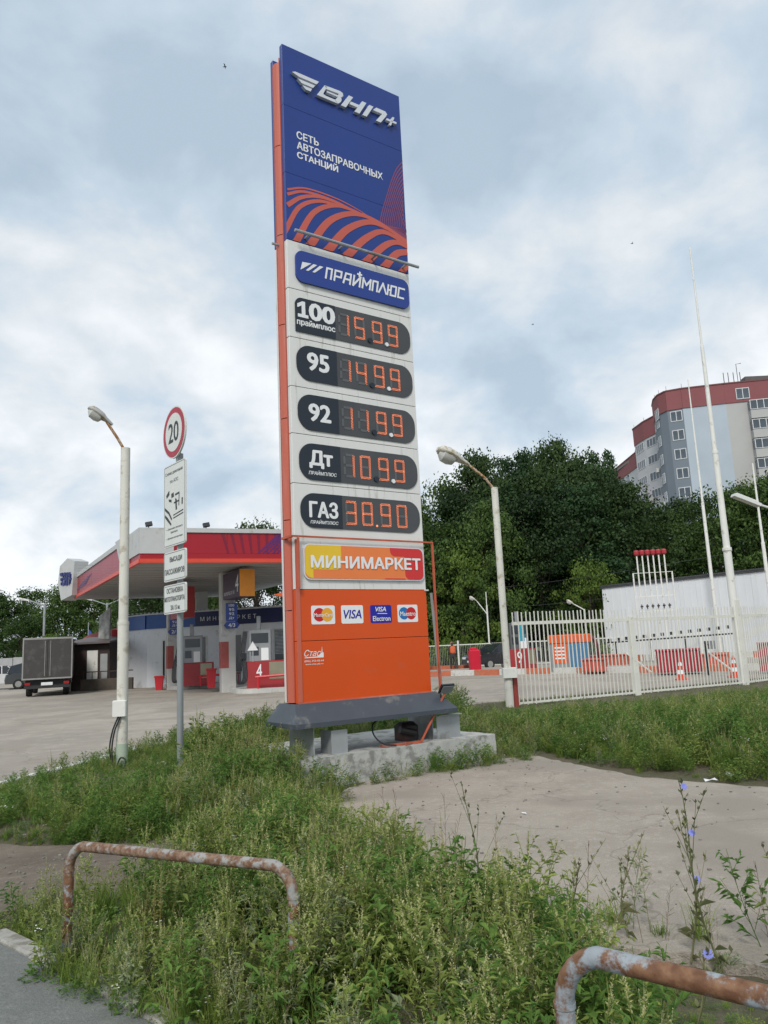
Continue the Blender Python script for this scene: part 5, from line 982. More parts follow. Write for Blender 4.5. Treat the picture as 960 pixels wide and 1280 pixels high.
# second building glimpsed through the trees
SB = thing('pink_building', 'small pink roofed building glimpsed through the trees', 'building', (39, 128, 0)); mb = MB(); mb.box(-4,4,0,8,0,18); mb.build('wall', ap_w, SB); mb = MB(); mb.box(-4.3,4.3,-.3,8,18.01,22); mb.build('roof', MATS['pink_roof'], SB)
# birds
for i, (p, s_, l_) in enumerate((((-6.1,30,27.1), .10, 'small dark bird in the sky left of the pylon top'), ((21.9,60,34), .14, 'tiny dark bird in the sky above the masts at the right'), ((13.0,60,27.2), .12, 'tiniest dark bird in the sky, right of the price rows'))):
    t = thing('bird', l_, 'bird', p); mb = MB(); mb.lathe([(.01,-s_),(s_*.2,-.3*s_),(s_*.22,.2*s_),(.01,s_*.7)], 6, (0,0,0), 'x'); mb.build('body', black, t)
    for sx in (-1, 1): mb = MB(); mb.add([(-.2*s_,0,0),(.3*s_,0,0),(.1*s_,sx*s_,s_*.5),(-.3*s_,sx*1.9*s_,s_*.3)], [(0,1,2,3)]); mb.build('wing', black, t)
# ================================================================== VEGETATION
SC.cycles.max_bounces = 6
rng = random.Random(21)
lf_green = leafmat('weed_leaf', (.12,.185,.042), (.38,.45,.12), .45)
lf_pale = leafmat('weed_seed_head', (.32,.33,.14), (.55,.53,.28), .3)
lf_dark = leafmat('dark_weed_leaf', (.075,.165,.036), (.21,.34,.08), .42)
lf_grey = leafmat('wormwood_leaf', (.19,.24,.12), (.36,.42,.25), .35)
lf_yel = leafmat('yellowing_leaf', (.20,.21,.06), (.42,.38,.13), .35)
gr_mat = leafmat('grass_blade', (.12,.2,.035), (.33,.43,.10), .45)
dry_mat = leafmat('dry_stalk', (.11,.075,.045), (.3,.24,.14), .1)
fl_white = mat('white_petal', (.7,.7,.66), .6); fl_blue = mat('chicory_petal', (.2,.22,.6), .6, var=.1); fl_yel = mat('yellow_petal', (.6,.42,.03), .6)
def V3(a): return Vector(a)
class PB(MB):
    def leaf(s, p, d, up, Ln, Wd, droop=.25, three=False):
        d = d.normalized(); sd = d.cross(up); sd = sd.normalized() if sd.length > 1e-4 else Vector((1,0,0)); n = sd.cross(d)
        m = p+d*Ln*.45+n*Ln*.08; t = p+d*Ln-Vector((0,0,Ln*droop))
        s.add([p, m+sd*Wd*.5-n*Wd*.12, t, m-sd*Wd*.5-n*Wd*.12], [(0,1,2),(0,2,3)])
    def stem(s, a, b, r0, r1, n=3):
        d = (b-a).normalized(); u = d.orthogonal().normalized(); q = d.cross(u); vs = []
        for p, r in ((a, r0), (b, r1)):
            for k in range(n): t = 2*math.pi*k/n; vs.append(p+(u*math.cos(t)+q*math.sin(t))*r)
        s.add(vs, [(k, (k+1) % n, n+(k+1) % n, n+k) for k in range(n)])
def rdir(tilt0, tilt1, az=None):
    az = rng.uniform(0, 2*math.pi) if az is None else az; t = rng.uniform(tilt0, tilt1); return Vector((math.cos(az)*math.sin(t), math.sin(az)*math.sin(t), math.cos(t)))
UPZ = Vector((0,0,1))
def spike(mb, p, d, Ln, r, mi, n):
    """seed spike: a crowd of tiny leaflets round an axis"""
    mb.cur = mi
    for i in range(n):
        t = i/n; q = p+d*Ln*t; e = (d*.8+rdir(1.1, 2.0)).normalized(); L_ = r*(1.25-t*.9)*rng.uniform(.7, 1.4); mb.leaf(q, e, UPZ, L_, L_*.55, .1)
def goosefoot(h=.62, leafy=1.0, spk=True, mats_=None, ls=1.0):
    mb = PB(); mb.cur = 0; top = Vector((rng.uniform(-.08,.08), rng.uniform(-.08,.08), h)); base = Vector((0,0,-.03)); N_ = 11; az = rng.uniform(0, 6.28)
    def P(t): return base.lerp(top, t)+Vector((math.sin(t*3)*.02, math.cos(t*2.6)*.015, 0))
    for i in range(5): mb.cur = 0; mb.stem(P(i/5), P((i+1)/5), .0042*(1-.12*i), .0042*(1-.12*(i+1)))
    for i in range(N_):
        t = .12+.8*i/N_; az += 2.4; p = P(t)
        bl = h*(.42*(1-t)+.10)*rng.uniform(.7, 1.2); d = rdir(.55, .95, az); e = p+d*bl+Vector((0,0,bl*.25)); mb.cur = 0; mb.stem(p, e, .0022, .001)
        nl = int((4+bl*26)*leafy)
        for k in range(nl):
            q = p.lerp(e, rng.uniform(.15, 1)); L_ = rng.uniform(.026, .058)*(1.2-.5*t)*ls; mb.leaf(q, rdir(.7, 1.7, az+rng.uniform(-1.7, 1.7)), UPZ, L_*1.3, L_*rng.uniform(.34,.56), rng.uniform(0,.5))
        if spk and t > .3: spike(mb, p.lerp(e, .55), ((e-p).normalized()+Vector((0,0,.5))).normalized(), bl*.6+.04, .014, 1, 20)
    if spk: spike(mb, P(.85), (top-base).normalized(), h*.28, .017, 1, 40)
    return mb.mesh('w', mats_ or [lf_green, lf_pale])
def spire(h=.6, mats_=None):
    mb = PB()
    for s_ in range(rng.randint(3, 5)):
        b = Vector((rng.uniform(-.05,.05), rng.uniform(-.05,.05), -.02)); hh = h*rng.uniform(.65, 1.05); d = rdir(.02,.28); t_ = b+d*hh; mb.cur = 0; mb.stem(b, t_, .003, .0012)
        for i in range(26): q = b.lerp(t_, rng.uniform(.05, .75)); L_ = rng.uniform(.02,.04); mb.cur = 0; mb.leaf(q, rdir(.5,1.4), UPZ, L_*1.4, L_*.35, .3)
        spike(mb, b.lerp(t_, .6), d, hh*.42, .016, 1, 44)
        for k in range(4): q = b.lerp(t_, .45+.12*k); dd = (d+rdir(.6,1)*.7).normalized(); spike(mb, q, dd, .07, .010, 1, 12)
    return mb.mesh('w', mats_ or [lf_green, lf_pale])
def lowleaf(r=.17, h=.2, n=150, m=None, ll=.04):
    mb = PB()
    for i in range(n):
        a = rng.uniform(0, 6.28); rr = r*math.sqrt(rng.random()); z = h*(1-(rr/r)**2*.6)*rng.uniform(.25, 1); p = Vector((rr*math.cos(a), rr*math.sin(a), z)); L_ = ll*rng.uniform(.6, 1.3); mb.leaf(p, rdir(.7,1.6,a+rng.uniform(-1,1)), UPZ, L_, L_*.6, .3)
        if i % 8 == 0: mb.stem(Vector((p.x*.4,p.y*.4,0)), p, .002, .001)
    return mb.mesh('w', m or [lf_dark])
def tuft(n=46, h=.28, spread=.5, m=None, wd=.0035, heads=False):
    mb = PB()
    for i in range(n):
        b = Vector((rng.gauss(0,.035), rng.gauss(0,.035), -.01)); d = rdir(.02, spread); L_ = h*rng.uniform(.45, 1.1); az = Vector((d.x, d.y, 0)); az = az.normalized() if az.length > .01 else Vector((1,0,0)); sd = Vector((-az.y, az.x, 0))*wd
        P = [b, b+d*L_*.45, b+d*L_*.8+az*L_*.08, b+d*L_+az*L_*.3-Vector((0,0,L_*.12))]; vs = []
        for k, w_ in enumerate((1,.9,.6)): vs += [P[k]-sd*w_, P[k]+sd*w_]
        vs.append(P[3]); mb.cur = 0; mb.add(vs, [(0,1,3,2),(2,3,5,4),(4,5,6)])
        if heads and i % 5 == 0: q = b+d*L_; mb.cur = 1; mb.stem(b, q+d*L_*.3, .0012, .0008); spike(mb, q, d, L_*.35, .009, 1, 12)
    return mb.mesh('w', m or [gr_mat, lf_pale])
def drystalk(h=.55):
    mb = PB(); d = rdir(0,.2); t_ = d*h; mb.stem(Vector((0,0,0)), t_, .0022, .001)
    for k in range(9):
        q = t_*(.35+.07*k); dd = rdir(.4,1.0); L_ = h*.16*(1.2-.08*k); e = q+dd*L_; mb.stem(q, e, .0012, .0007); spike(mb, q.lerp(e,.3), dd, L_*.8, .008, 0, 8)
    return mb.mesh('w', [dry_mat])
def whiteflower(h=.38):
    mb = PB()
    for s_ in range(5):
        d = rdir(.05,.4); e = d*h*rng.uniform(.7,1); mb.cur = 0; mb.stem(Vector((0,0,0)), e, .0018, .001)
        for k in range(8): mb.cur = 0; q = e*rng.uniform(.1,.9); mb.leaf(q, rdir(.5,1.5), UPZ, .03, .01, .2)
        mb.cur = 1
        for k in range(7): a = k*.9; mb.leaf(e, Vector((math.cos(a), math.sin(a), .25)), UPZ, .013, .009, 0)
    return mb.mesh('w', [lf_green, fl_white])
protos = [('broadleaf_clump', lambda: lowleaf(.17,.2,170,[lf_dark],.042)), ('broadleaf_clump', lambda: lowleaf(.2,.3,230,[lf_green],.036)), ('clover_clump', lambda: lowleaf(.16,.11,190,[lf_dark],.022)),
          ('dry_stalk', drystalk), ('dry_stalk', lambda: drystalk(.42)),
          ('goosefoot', lambda: goosefoot(.62)), ('goosefoot', lambda: goosefoot(.52,1.3)), ('goosefoot', lambda: goosefoot(.58,1.2,False,[lf_dark],1.25)), ('goosefoot', lambda: goosefoot(.5,1.2,True,[lf_grey,lf_pale],.9)), ('goosefoot', lambda: goosefoot(.66,.9)),
          ('grass_tuft', lambda: tuft()), ('grass_tuft', lambda: tuft(60,.36,.4,None,.003,True)), ('grass_tuft', lambda: tuft(50,.16,.8)),
          ('seed_spire', lambda: spire(.6)), ('seed_spire', lambda: spire(.5,[lf_grey,lf_pale])), ('seed_spire', lambda: spire(.7,[lf_yel,lf_pale])),
          ('small_white_flower', whiteflower), ('small_white_flower', lambda: whiteflower(.3))]
pc = bpy.data.collections.new('weed_kinds')
for i, (nm, fn) in enumerate(protos):
    o = bpy.data.objects.new('weed_kind_%02d_%s' % (i, nm), fn()); pc.objects.link(o)
def group_nodes():
    g = bpy.data.node_groups.new('scatter_weeds', 'GeometryNodeTree'); g.interface.new_socket('Geometry', in_out='INPUT', socket_type='NodeSocketGeometry'); g.interface.new_socket('Geometry', in_out='OUTPUT', socket_type='NodeSocketGeometry')
    n = g.nodes.new; l = g.links.new; gi = n('NodeGroupInput'); go = n('NodeGroupOutput'); ip = n('GeometryNodeInstanceOnPoints'); ci = n('GeometryNodeCollectionInfo'); ci.inputs[0].default_value = pc; ci.inputs[1].default_value = True; ci.inputs[2].default_value = True
    def at(nm, ty): a = n('GeometryNodeInputNamedAttribute'); a.data_type = ty; a.inputs[0].default_value = nm; return a.outputs[0]
    l(gi.outputs[0], ip.inputs['Points']); l(ci.outputs[0], ip.inputs['Instance']); ip.inputs['Pick Instance'].default_value = True
    l(at('pid','INT'), ip.inputs['Instance Index']); l(at('rot','FLOAT_VECTOR'), ip.inputs['Rotation']); l(at('scl','FLOAT'), ip.inputs['Scale']); l(ip.outputs[0], go.inputs[0]); return g
GN = group_nodes()
def scatter(name, pts, pid, scl, label=None):
    n = len(pts); me = bpy.data.meshes.new(name); me.from_pydata(pts.tolist(), [], [])
    a = me.attributes.new('pid','INT','POINT'); a.data.foreach_set('value', np.asarray(pid, np.int32)); a = me.attributes.new('scl','FLOAT','POINT'); a.data.foreach_set('value', np.asarray(scl, np.float32))
    r = np.stack([NR.normal(0,.1,n), NR.normal(0,.1,n), NR.uniform(0,6.28,n)], 1).astype(np.float32); a = me.attributes.new('rot','FLOAT_VECTOR','POINT'); a.data.foreach_set('vector', r.ravel())
    o = put(name, me, kind='stuff'); md = o.modifiers.new('scatter','NODES'); md.node_group = GN; return tag(o, label, 'weeds')
FLINE = [(2.96,19.1),(6.49,20.97),(10.27,22.96),(12.6,24.75),(15.2,26.7),(12.6,24.76),(10.27,22.97),(6.49,20.98)]
def sample(P, dens):
    P_ = np.array(P); lo = P_.min(0); hi = P_.max(0); n = int((hi-lo).prod()*dens); x = NR.uniform(lo[0], hi[0], n); y = NR.uniform(lo[1], hi[1], n); k = inpoly(x, y, P); return x[k], y[k]
def seen(x, y, m=.6): return (np.abs(x) < .56*y+m+.6) & (y > .9)
def pick(w, n): w = np.array(w, float); return NR.choice(len(w), n, p=w/w.sum())
def lump(x, y, s=1.0, ph=0): return .5+.25*(np.sin(x*2.1*s+1.3*np.sin(y*1.7*s+ph)+ph)+np.sin(y*2.6*s+1.1*np.sin(x*1.9*s)+ph*2))
#  weights: bl bl cl | dry dry | gf gf gfD gfG gf | tuft tuftH tuftS | sp sp sp | wf wf
PATCH = np.array([5,5,3, 1,1, .4,.8,5,.4,.2, .4,.4,2, .2,.4,.1, 2,2])
def area(name, P, dens, w, base, label, hmin=.5, fn=None, excl=True):
    x, y = sample(P, dens); k = seen(x, y)
    if excl:
        k &= (dist_poly(x, y, BLOCK) > .45) | (x < -1.0) | (y > 11.2); k &= ~inpoly(x, y, DIRT) & ~(inpoly(x, y, BLOCK)) & (np.hypot(x+2.2, y-13.0) > .0)
        k &= ~((np.hypot((x+2.55)/.6, (y-9.6)/.35) < 1))
    if fn is not None: k &= fn(x, y)
    x, y = x[k], y[k]; n = len(x); e = np.minimum(dist_poly(x, y, LEFTW)/.45, 1); ed = np.minimum(dist_poly(x, y, DIRT)/.5, 1)
    fe = np.clip(dist_poly(x, y, FLINE)/7.0, .16, .95); s = base*(hmin+(1-hmin)*lump(x, y))*(.7+.3*e)*(.5+.5*ed)*NR.uniform(.75, 1.2, n); b_ = np.where(x > 1.5, fe, 1.0)*np.clip(.3+np.hypot((x+3.6)/1.3, (y-10.2)/1.5)*.7, .3, 1)*np.where(x < -4.3, np.clip((x+5.6)/1.2, .35, 1), 1)*np.where(np.hypot(x+2.7, y-10.2) < .7, 1.2, 1)*np.where((x > .35) & (y < 5), np.clip(1.25-(x-.35)*1.1, .42, 1), 1)
    w2 = np.array(w, float)*PATCH; pa = np.clip((lump(x, y, 1.7, 2.3)-.38)*4, 0, 1); pid = np.where(NR.random(n) < pa, pick(w, n), pick(w2, n)); scatter(name, np.stack([x, y, hgt(x, y)], 1), pid, s*b_, label); return n
NEAR = [(-2.5,2),(-2.5,5.2),(-2.35,4.95),(-1.1,3.82),(1.75,1.2),(4,-.5),(6,1.4),(3.1,2.9),(1.8,3.75),(1.05,4.2),(.72,4.45),(.36,4.65),(.24,5.1),(-.04,5.65),(-.5,7.4),(-2.6,7.4),(-9,7.4),(-9,5.1)]
def inl(x, y): return inpoly(x, y, LEFTW)
tot = 0
tot += area('weeds', NEAR, 135, [1,2,.5, .5,.4, 5,5,2,3.5,4, 1.5,1.5,1, 4,4,3, .5,.3], 1.0, 'dense pale green weeds around the left pipe rail and in the foreground', .7, lambda x, y: inl(x, y) & (x > -1.45+.0*y) & (x < .95) & (y > 2.3))
tot += area('weeds', NEAR, 190, [2,1,2, .4,.5, 1,1.5,1,1,.5, 5,3,6, .6,.6,.3, .6,.4], .8, 'low grass and weeds by the bare earth at the left of the pipe rail', .6, lambda x, y: inl(x, y) & (x <= -1.45))
tot += area('weeds', NEAR, 130, [.5,.5,1, .7,.8, .3,.8,.3,.6,.2, 8,6,7, .6,.7,.3, .3,.2], .62, 'short green grass under the right pipe rail', .6, lambda x, y: inl(x, y) & ((x >= .9) | (y <= 2.3)))
MOUND = [(-9,6.6),(-.5,7.2),(-.86,8.7),(-.5,9.8),(1.2,11.2),(2.4,11.4),(2.6,21),(.4,18.2),(-2.2,15.0),(-4.0,14.5),(-4.55,12.4),(-5.05,10.5),(-5.5,8.4),(-7,7.2)]
tot += area('weeds', MOUND, 85, [3,3,1, .3,.3, 4,4,3,4,3, 2,2,1, 2,2,1.5, 1,1], .82, 'green weeds covering the mound round the left lamp post and road sign', .6, lambda x, y: inl(x, y) & (x > -2.2) & (y < 16))
tot += area('weeds', MOUND, 100, [5,4,2, .4,.4, 1.5,2,3,1,1, 3,3,2, .7,.7,.4, 1.5,1.2], .72, 'dark green leafy weeds on the left side of the mound', .55, lambda x, y: inl(x, y) & (x <= -2.2))
MEAD = [(2.2,11.2),(2.4,10.5),(2.95,9.25),(3.95,8.35),(5.4,7.2),(10,5.6),(24,8),(22,28),(15.5,28.2),(11.0,25.3),(9.6,24.4),(2.6,21.0),(.9,18.6),(1.6,13)]
tot += area('weeds', MEAD, 60, [4,4,1, .2,.2, 2.5,3,4,.8,1.5, 7,7,2, .6,.4,.4, 2.2,2], 1.05, 'tall green grass and weeds between the path and the picket fence', .7, lambda x, y: inl(x, y) & (y < 20+.0*x))
tot += area('weeds', [(.4,16),(24,16),(22,29),(2,21)], 22, [3,3,1, .2,.2, 2,2,2,.8,1, 7,7,2, .6,.4,.4, 2,2], 1.0, 'grass strip at the foot of the picket fence', .7, lambda x, y: inl(x, y) & (y >= 20))
# leafy weeds against the front of the concrete block
FR = [(-1.1,8.75),(.7,9.9),(1.75,10.6),(1.95,11.0),(1.75,11.35),(1.45,11.0),(.2,10.1),(-.85,9.35)]
tot += area('weeds', FR, 105, [3,3,1, 0,0, 2,3,6,1,1, 1,1,1, .5,.5,.3, .3,.3], .58, 'dark leafy weeds growing against the front of the concrete block', .7, None, False)
tot += area('weeds', [(-2.0,8.1),(-.5,8.3),(-.85,9.3),(-1.35,9.7),(-2.2,9.3)], 110, [1,2,1, .3,.3, 4,4,2,4,3, 1,1,1, 3,3,2, .5,.5], .95, 'pale weeds hiding the left end of the concrete block', .8, None, False)
for lx, ly in ((-1.745,4.30),(-.485,3.68)):
    n = 12; x = lx+NR.normal(0,.05,n)+.05; y = ly+NR.normal(0,.04,n)-.07; scatter('weeds', np.stack([x, y, hgt(x, y)], 1), pick([1,1,.5,0,0, 3,3,1,2,2, 1,1,.5, 2,2,2, 0,0], n), NR.uniform(.6,.85,n)*(1.0 if lx < -1 else 1.05), 'tall weeds wrapped round the foot of the left rail'); tot += n
KB = [(-1.98,4.60),(-1.86,4.32),(-1.62,4.02),(-1.32,3.72),(-1.1,3.62),(-1.25,3.95),(-1.75,4.5)]
x, y = sample(KB, 240); n = len(x); scatter('weeds', np.stack([x, y, np.full(n,.04)], 1), pick([1.5,1.5,3,.3,.4,.5,1,.6,1.5,.2,3,1.5,4,.5,1,.2,.3,.4], n), NR.uniform(.3,.62,n), 'low weeds spilling over the pavement kerb'); tot += n
KB2 = [(-.85,3.75),(1.6,1.35),(1.45,1.2),(-.8,3.35),(-1.15,3.7)]
x, y = sample(KB2, 200); n = len(x); scatter('weeds', np.stack([x, y, np.full(n,.03)], 1), pick([1.5,1.5,3,.3,.4,1.5,2,.6,1.5,.2,3,1.5,3,1.5,1,.2,.3,.4], n), NR.uniform(.4,.75,n), 'weeds beside the pavement kerb at the bottom edge'); tot += n
tot += area('weeds', [(-2.3,9.0),(-1.3,9.0),(-1.3,9.55),(-1.75,10.3),(-2.5,10.2)], 95, [1,2,.5,.5,.3,4,4,2,4,3,1,1,.5,3,3,2,.5,.5], 1.0, 'tall weeds at the left foot of the price pylon', .8, None, False)
# sparse growth on the path edge
EG = [(-.3,6.9),(.1,5.6),(.36,4.9),(.8,4.4),(1.8,3.7),(3.1,2.9),(3.3,3.2),(2.0,4.05),(1.2,4.6),(.85,4.9),(.5,5.5),(-.1,7.0)]
x, y = sample(EG, 46); n = len(x); scatter('weeds', np.stack([x, y, np.full(n,.033)], 1), pick([.2,.2,1,5,6,0,.3,.2,.4,0,1,.8,2,.3,.3,0,.2,.2], n), NR.uniform(.4,.95,n), 'sparse brown stalks along the near edge of the concrete path'); tot += n
print('weed instances', tot)
# ---------------- single tall chicory plants
def chicory(loc, h, seed, flowers, label, lean=(0,0), brown=True):
    global rng; rng = random.Random(seed); t = thing('chicory_plant', label, 'wildflower', loc); st = leafmat('chicory_stem%d' % seed, (.09,.11,.05), (.22,.22,.11), .1)
    mb = PB(); top = Vector((lean[0], lean[1], h)); tips = []
    def P(u): return top*u+Vector((.03*math.sin(u*5+seed), .02*math.cos(u*4), 0))
    for i in range(8): mb.stem(P(i/8), P((i+1)/8), .0058-.0005*i, .0053-.0005*i, 5)
    for i in range(15):
        u = .22+.76*i/15; p = P(u); d = rdir(.4, .9, i*2.4+seed); L_ = (.26 if i % 3 == 0 and u < .75 else .035)*rng.uniform(.6,1.1); e = p+d*L_+Vector((0,0,L_*.3)); mb.stem(p, e, .002, .001, 4); tips.append(e)
        for k in range(4 if L_ > .08 else 2): q = p.lerp(e, rng.uniform(.4,1)); mb.leaf(q, rdir(.2,1.2), UPZ, .028, .015, 0); mb.leaf(q, rdir(.2,1.0), UPZ, .024, .013, 0)
    for i in range(12): q = P(rng.uniform(.02,.4)); mb.leaf(q, rdir(.5,1.3), UPZ, rng.uniform(.05,.11), .014, .4)
    mb.build('stem', [st], t)
    for f in flowers:
        p = P(f)+Vector((.012,-.015,.0)); d = Vector((rng.uniform(-.4,.4), -.9, .5)).normalized(); u = d.orthogonal().normalized(); q = d.cross(u); mb = MB()
        for k in range(14):
            a = k*2*math.pi/14; e = (u*math.cos(a)+q*math.sin(a)); s_ = d.cross(e); L_ = .017*rng.uniform(.85,1.1); mb.add([p, p+e*L_*.6+s_*.0028+d*.003, p+e*L_+d*.002+s_*.002, p+e*L_+d*.002-s_*.002, p+e*L_*.6-s_*.0028+d*.003], [(0,1,2,3,4)])
        mb.build('flower', fl_blue, t)
chicory((1.50,3.95,.0), .93, 3, (.93,.70), 'tallest chicory plant with two pale blue flowers before the concrete path', (-.16,.0))
chicory((1.42,4.1,.0), .72, 31, (.55,), 'second chicory stalk close behind the tallest one with one pale flower', (.02,.0)); chicory((1.75,3.9,.0), .55, 37, (), 'brown chicory stalk without flowers right of the tallest one', (.05,.0)); chicory((.95,4.45,.0), .42, 41, (), 'short brown stalk at the near edge of the concrete path', (-.03,.0))
chicory((1.60,3.45,.0), .66, 5, (.48,), 'shorter chicory with one bright blue flower just above the right rail', (-.03,0))
chicory((1.18,4.35,.0), .48, 9, (), 'thin brown chicory stalk without flowers left of the tallest one')
chicory((.43,4.75,.0), .80, 12, (), 'leafy tall green weed stalk before the path in the centre', (-.02,0))
chicory((.42,2.25,.0), .44, 15, (.97,), 'low chicory flower in front of the foot of the right rail', (-.02,-.05))
chicory((.74,2.10,.0), .42, 18, (.98,), 'low chicory flower under the right rail at the picture edge', (0,-.05))
chicory((1.0,2.9,.0), .52, 22, (.98,), 'low chicory flower in the grass behind the right rail')
# ---------------- litter and scraps on the ground
for i, (x, y, z, l_) in enumerate(((3.35,8.6,.03,'crumpled white paper scrap by the tall grass, left one'), (3.62,8.75,.05,'crumpled white paper scrap by the tall grass, right one'), (1.15,7.4,.04,'small white scrap lying on the middle of the concrete path'))):
    mb = MB(); c = [(random.uniform(-.06,.06), random.uniform(-.04,.04), random.uniform(0,.03)) for _ in range(6)]; q_ = .4 if i == 2 else 1; mb.add([(v[0]*q_, v[1]*q_, v[2]*q_) for v in ((-.07,-.03,0),(0,-.045,.02),(.07,-.02,.005),(.06,.04,.025),(0,.03,.008),(-.06,.04,.02))], [(0,1,4,5),(1,2,3,4)]); mb.build('paper_scrap', print_white, None, loc=(x,y,z), rz=i, label=l_, cat='litter')
rng = random.Random(4); mb = MB()
for i in range(260):
    x = rng.uniform(-.3,4.5); y = rng.uniform(3.8,10.5)
    if inpoly(np.array([x]), np.array([y]), APRON)[0]:
        s_ = rng.uniform(.004,.013); mb.obox((x,y,.037+s_*.3), (math.cos(i),math.sin(i),0), (-math.sin(i),math.cos(i),0), (0,0,1), s_, s_*.7, s_*.4)
for i in range(150):
    x = rng.uniform(-4,-1.2); y = rng.uniform(5.4,7)
    if inpoly(np.array([x]), np.array([y]), DIRT)[0]: s_ = rng.uniform(.004,.015); mb.obox((x,y,.024+s_*.3), (math.cos(i),math.sin(i),0), (-math.sin(i),math.cos(i),0), (0,0,1), s_, s_*.7, s_*.4)
mb.build('pebbles', mat('pebble', (.2,.185,.165), .9, var=.4, scale=8), kind='stuff', label='small stones and crumbs scattered on the path and bare earth', cat='pebbles')
mb = MB(); mb.bbox(-.19,.19,-.07,.07,0,.07,.012); mb.build('loose_stone', kerb_c, None, loc=(-1.52,6.75,.02), rz=.4, label='pale stone lying at the edge of the bare earth behind the left rail', cat='stone')
# ---------------- trees
tr_d = leafmat('tree_leaf_dark', (.011,.026,.010), (.055,.095,.028), .2, vscale=.35); tr_b = leafmat('tree_leaf_blueish', (.015,.04,.016), (.062,.12,.042), .2, vscale=.5); tr_m = leafmat('tree_leaf_mid', (.028,.058,.015), (.10,.165,.042), .25, vscale=.35); tr_y = leafmat('tree_leaf_light', (.07,.12,.022), (.19,.27,.06), .3, vscale=.4)
bark = mat('bark', (.07,.055,.045), .9, var=.2, bump=.5)
def crown(seed, H, R, nclump, nleaf, ls, m, low=.12):
    r = np.random.default_rng(seed); V = []; c = []
    for i in range(nclump):
        t = r.uniform(low, 1); rad = R*(np.sin(np.pi*min(.18+.82*t, 1)**1.15)**.6 if t < .97 else .3)*r.uniform(.3, 1.12); a = r.uniform(0, 6.283); c.append((rad*np.cos(a), rad*np.sin(a), H*t*r.uniform(.94,1.05), R*r.choice([.12,.17,.22,.3])))
    per = nleaf//nclump
    for (cx, cy, cz, cr) in c:
        d = r.normal(size=(per,3)); d /= np.linalg.norm(d, axis=1)[:,None]; rr = cr*r.uniform(.1,1.0,per)**.45*r.choice([1,1,1,1.35],per); P = np.array([cx,cy,cz])+d*rr[:,None]*np.array([1.15,1.15,.8])
        nrm = d+r.normal(0,.6,(per,3)); nrm /= np.linalg.norm(nrm, axis=1)[:,None]; u = np.cross(nrm, r.normal(size=(per,3))); u /= np.linalg.norm(u, axis=1)[:,None]; w_ = np.cross(nrm, u); s_ = ls*r.uniform(.5,1.3,per)[:,None]
        V.append(np.stack([P-u*s_, P-w_*s_*.6, P+u*s_, P+w_*s_*.6], 1).reshape(-1,3))
    V = np.concatenate(V); n = len(V)//4; me = bpy.data.meshes.new('crown'); me.vertices.add(len(V)); me.vertices.foreach_set('co', V.astype(np.float32).ravel()); me.loops.add(4*n); me.loops.foreach_set('vertex_index', np.arange(4*n, dtype=np.int32)); me.polygons.add(n); me.polygons.foreach_set('loop_start', np.arange(0,4*n,4, dtype=np.int32)); me.materials.append(m); me.update(calc_edges=True); return me, c
def trunk_mesh(c, H):
    mb = MB(); mb.tube([(0,0,-.3),(.1,.05,H*.3),(-.05,.1,H*.6),(0,0,H*.85)], [H*.022,H*.018,H*.011,H*.004], 8)
    for (x, y, z, r) in c[:14]: mb.tube([(0,0,z*.55),(x*.5,y*.5,z*.8),(x,y,z)], [H*.008,H*.005,H*.002], 5)
    return mb.mesh('trunk', bark)
KT = {}
for k, (H, R, nc, nl, ls, m, low) in {'oak': (14,5.2,150,21000,.15,tr_d,.1), 'ash': (15,4.4,140,20000,.15,tr_b,.12), 'lime': (12,4.6,130,18000,.14,tr_m,.08), 'shrub': (7,3.6,80,12000,.11,tr_y,.03), 'maple': (13,5.0,140,20000,.15,tr_m,.08)}.items():
    me, c = crown(hash(k) % 1 + len(k)*7+ord(k[0]), H, R, nc, nl, ls, m, low); KT[k] = (me, trunk_mesh(c, H), H)
tn = 0
def tree(k, x, y, h, wd, label, group):
    me, tm, H = KT[k]; t = thing('broadleaf_tree', label, 'tree', (x, y, -.1), rng.uniform(0, 6.28), group); s = h/H; t.scale = (s*wd, s*wd, s); put('crown', me, t); put('trunk', tm, t); return t
G1 = 'trees massed behind the yard'; G2 = 'trees lining the left background'; G3 = 'trees before the apartment block'
ORD = ['first','second','third','fourth','fifth','sixth','seventh','eighth','ninth','tenth','eleventh','twelfth']
def plant(TL_, key, g):
    cut = {'dark': (61, 64), 'right': (61, 65), 'left': (80, 80)}[key]; ref = {'dark': 'from the pylon', 'right': 'from the vent pipes', 'left': 'from the left edge'}[key]
    rows_ = {}; TL_ = sorted(TL_, key=lambda t: t[0]/t[1])
    for t in TL_:
        r = 'front row' if t[1] < cut[0] else ('back row' if t[1] >= cut[1] else None); k = 0
        if r: k = rows_.get(r, 0); rows_[r] = k+1
        place = {'dark': 'of dark trees behind the yard', 'right': 'before the apartment block', 'left': 'behind the left asphalt'}[key]
        tree(t[3], t[0], t[1], t[2], t[4], ('%s tree in the %s %s %s' % (ORD[k], r, place, ref)) if r else hz_t[key], g)
    TL_.clear(); TL.clear()
TL = []
hz_t = {'dark': 'dark green tree in the dense mass behind the yard', 'left': 'mid green tree in the row behind the left asphalt', 'right': 'green tree standing before the apartment block'}
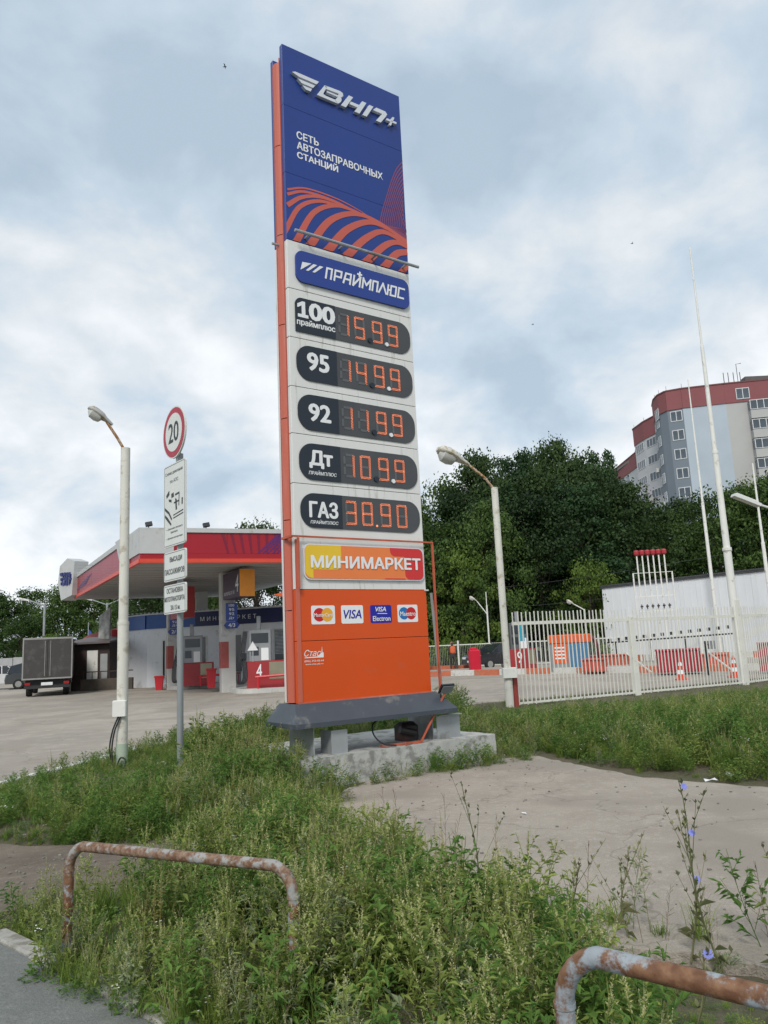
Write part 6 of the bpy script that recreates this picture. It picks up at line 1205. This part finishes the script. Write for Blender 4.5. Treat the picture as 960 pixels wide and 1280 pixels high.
for (x, y, h, k, wd) in ((2.5,64,13.0,'maple',.9),(5.4,66,15.4,'lime',.75),(8.3,64,16.6,'oak',.7),(11.9,67,17.2,'ash',.8),(15.3,66,18.0,'oak',.62),(18.3,68,17.2,'ash',.75),(20.3,69,17.3,'ash',.5),(20.8,67,14.2,'oak',.6),(13.6,68,17.6,'ash',.6),(4,58,10.5,'lime',.95),(7.5,57.5,11.5,'oak',.9),(11.5,58,12,'oak',.95),(15,59,12.8,'ash',1.1),(19,60,13,'oak',.9),(0,62,12.5,'oak',.9),(23.8,66,11.6,'maple',.7),(13,62,14.5,'oak',.85),(9.5,62,13.8,'ash',.9),(17.0,63,14.6,'oak',.8),(6,61,13,'oak',.9),(2,59,9.5,'oak',.85)):
    TL.append((x, y, h, k, wd))
plant(TL, 'dark', G1)
tree('maple', 7.2, 55.5, 11.0, .75, 'lighter green tree in front of the dark mass, left of the corner lamp post', None); tree('shrub', 5.2, 55, 8.4, .7, 'lighter yellow green tree in front of the dark mass, just right of the pylon', None); tree('shrub', 14.0, 54, 7.0, .75, 'light green bushy tree left of the white hall', None); tree('shrub', 12.9, 55.8, 4.4, .7, 'low light green bush beside the far lamp left of the white hall', None)
for (x, y, h, k, wd) in ((20.4,62,11.6,'lime',.7),(23.6,60,9.6,'maple',.7),(26.0,60,12.2,'lime',.85),(29,58,12.4,'maple',.9),(30.2,57,13.6,'lime',.7),(33.5,58,14.5,'maple',.9),(23,70,11,'oak',.9),(27.5,70,13,'oak',.9),(33,70,14,'oak',.9),(38,68,14,'oak',.9)):
    TL.append((x, y, h, k, wd))
plant(TL, 'right', G3)
for (x, y, h, k, wd) in ((-52,84,9.4,'maple',1.1),(-47.5,86,10,'lime',1.1),(-43.5,84,9.2,'maple',1.1),(-39.5,86,9.6,'lime',1.1),(-35.5,85,9.8,'maple',1.1),(-32,84,10.2,'lime',1.1),(-28.5,83,9.6,'maple',1.1),(-25,84,9.6,'lime',1.1),(-21,82,9.4,'maple',1.1),(-57,86,9.5,'lime',1.2),(-17.5,70,8.5,'oak',1.1),(-14,66,8.8,'oak',1.1),(-21,68,7.8,'oak',1.1),(-10.6,62,12.0,'lime',.75),(-6.5,62,9,'oak',1.0),(-3,62,10.5,'oak',1.0),(-45,78,6.5,'lime',1.2),(-36,76,6,'maple',1.2),(-25.5,74,6.5,'lime',1.2)):
    TL.append((x, y, h, k, wd))
plant(TL, 'left', G2)
tree('shrub', -30.5, 70, 4.2, .8, 'low light green bush by the grey wall behind the truck', None)
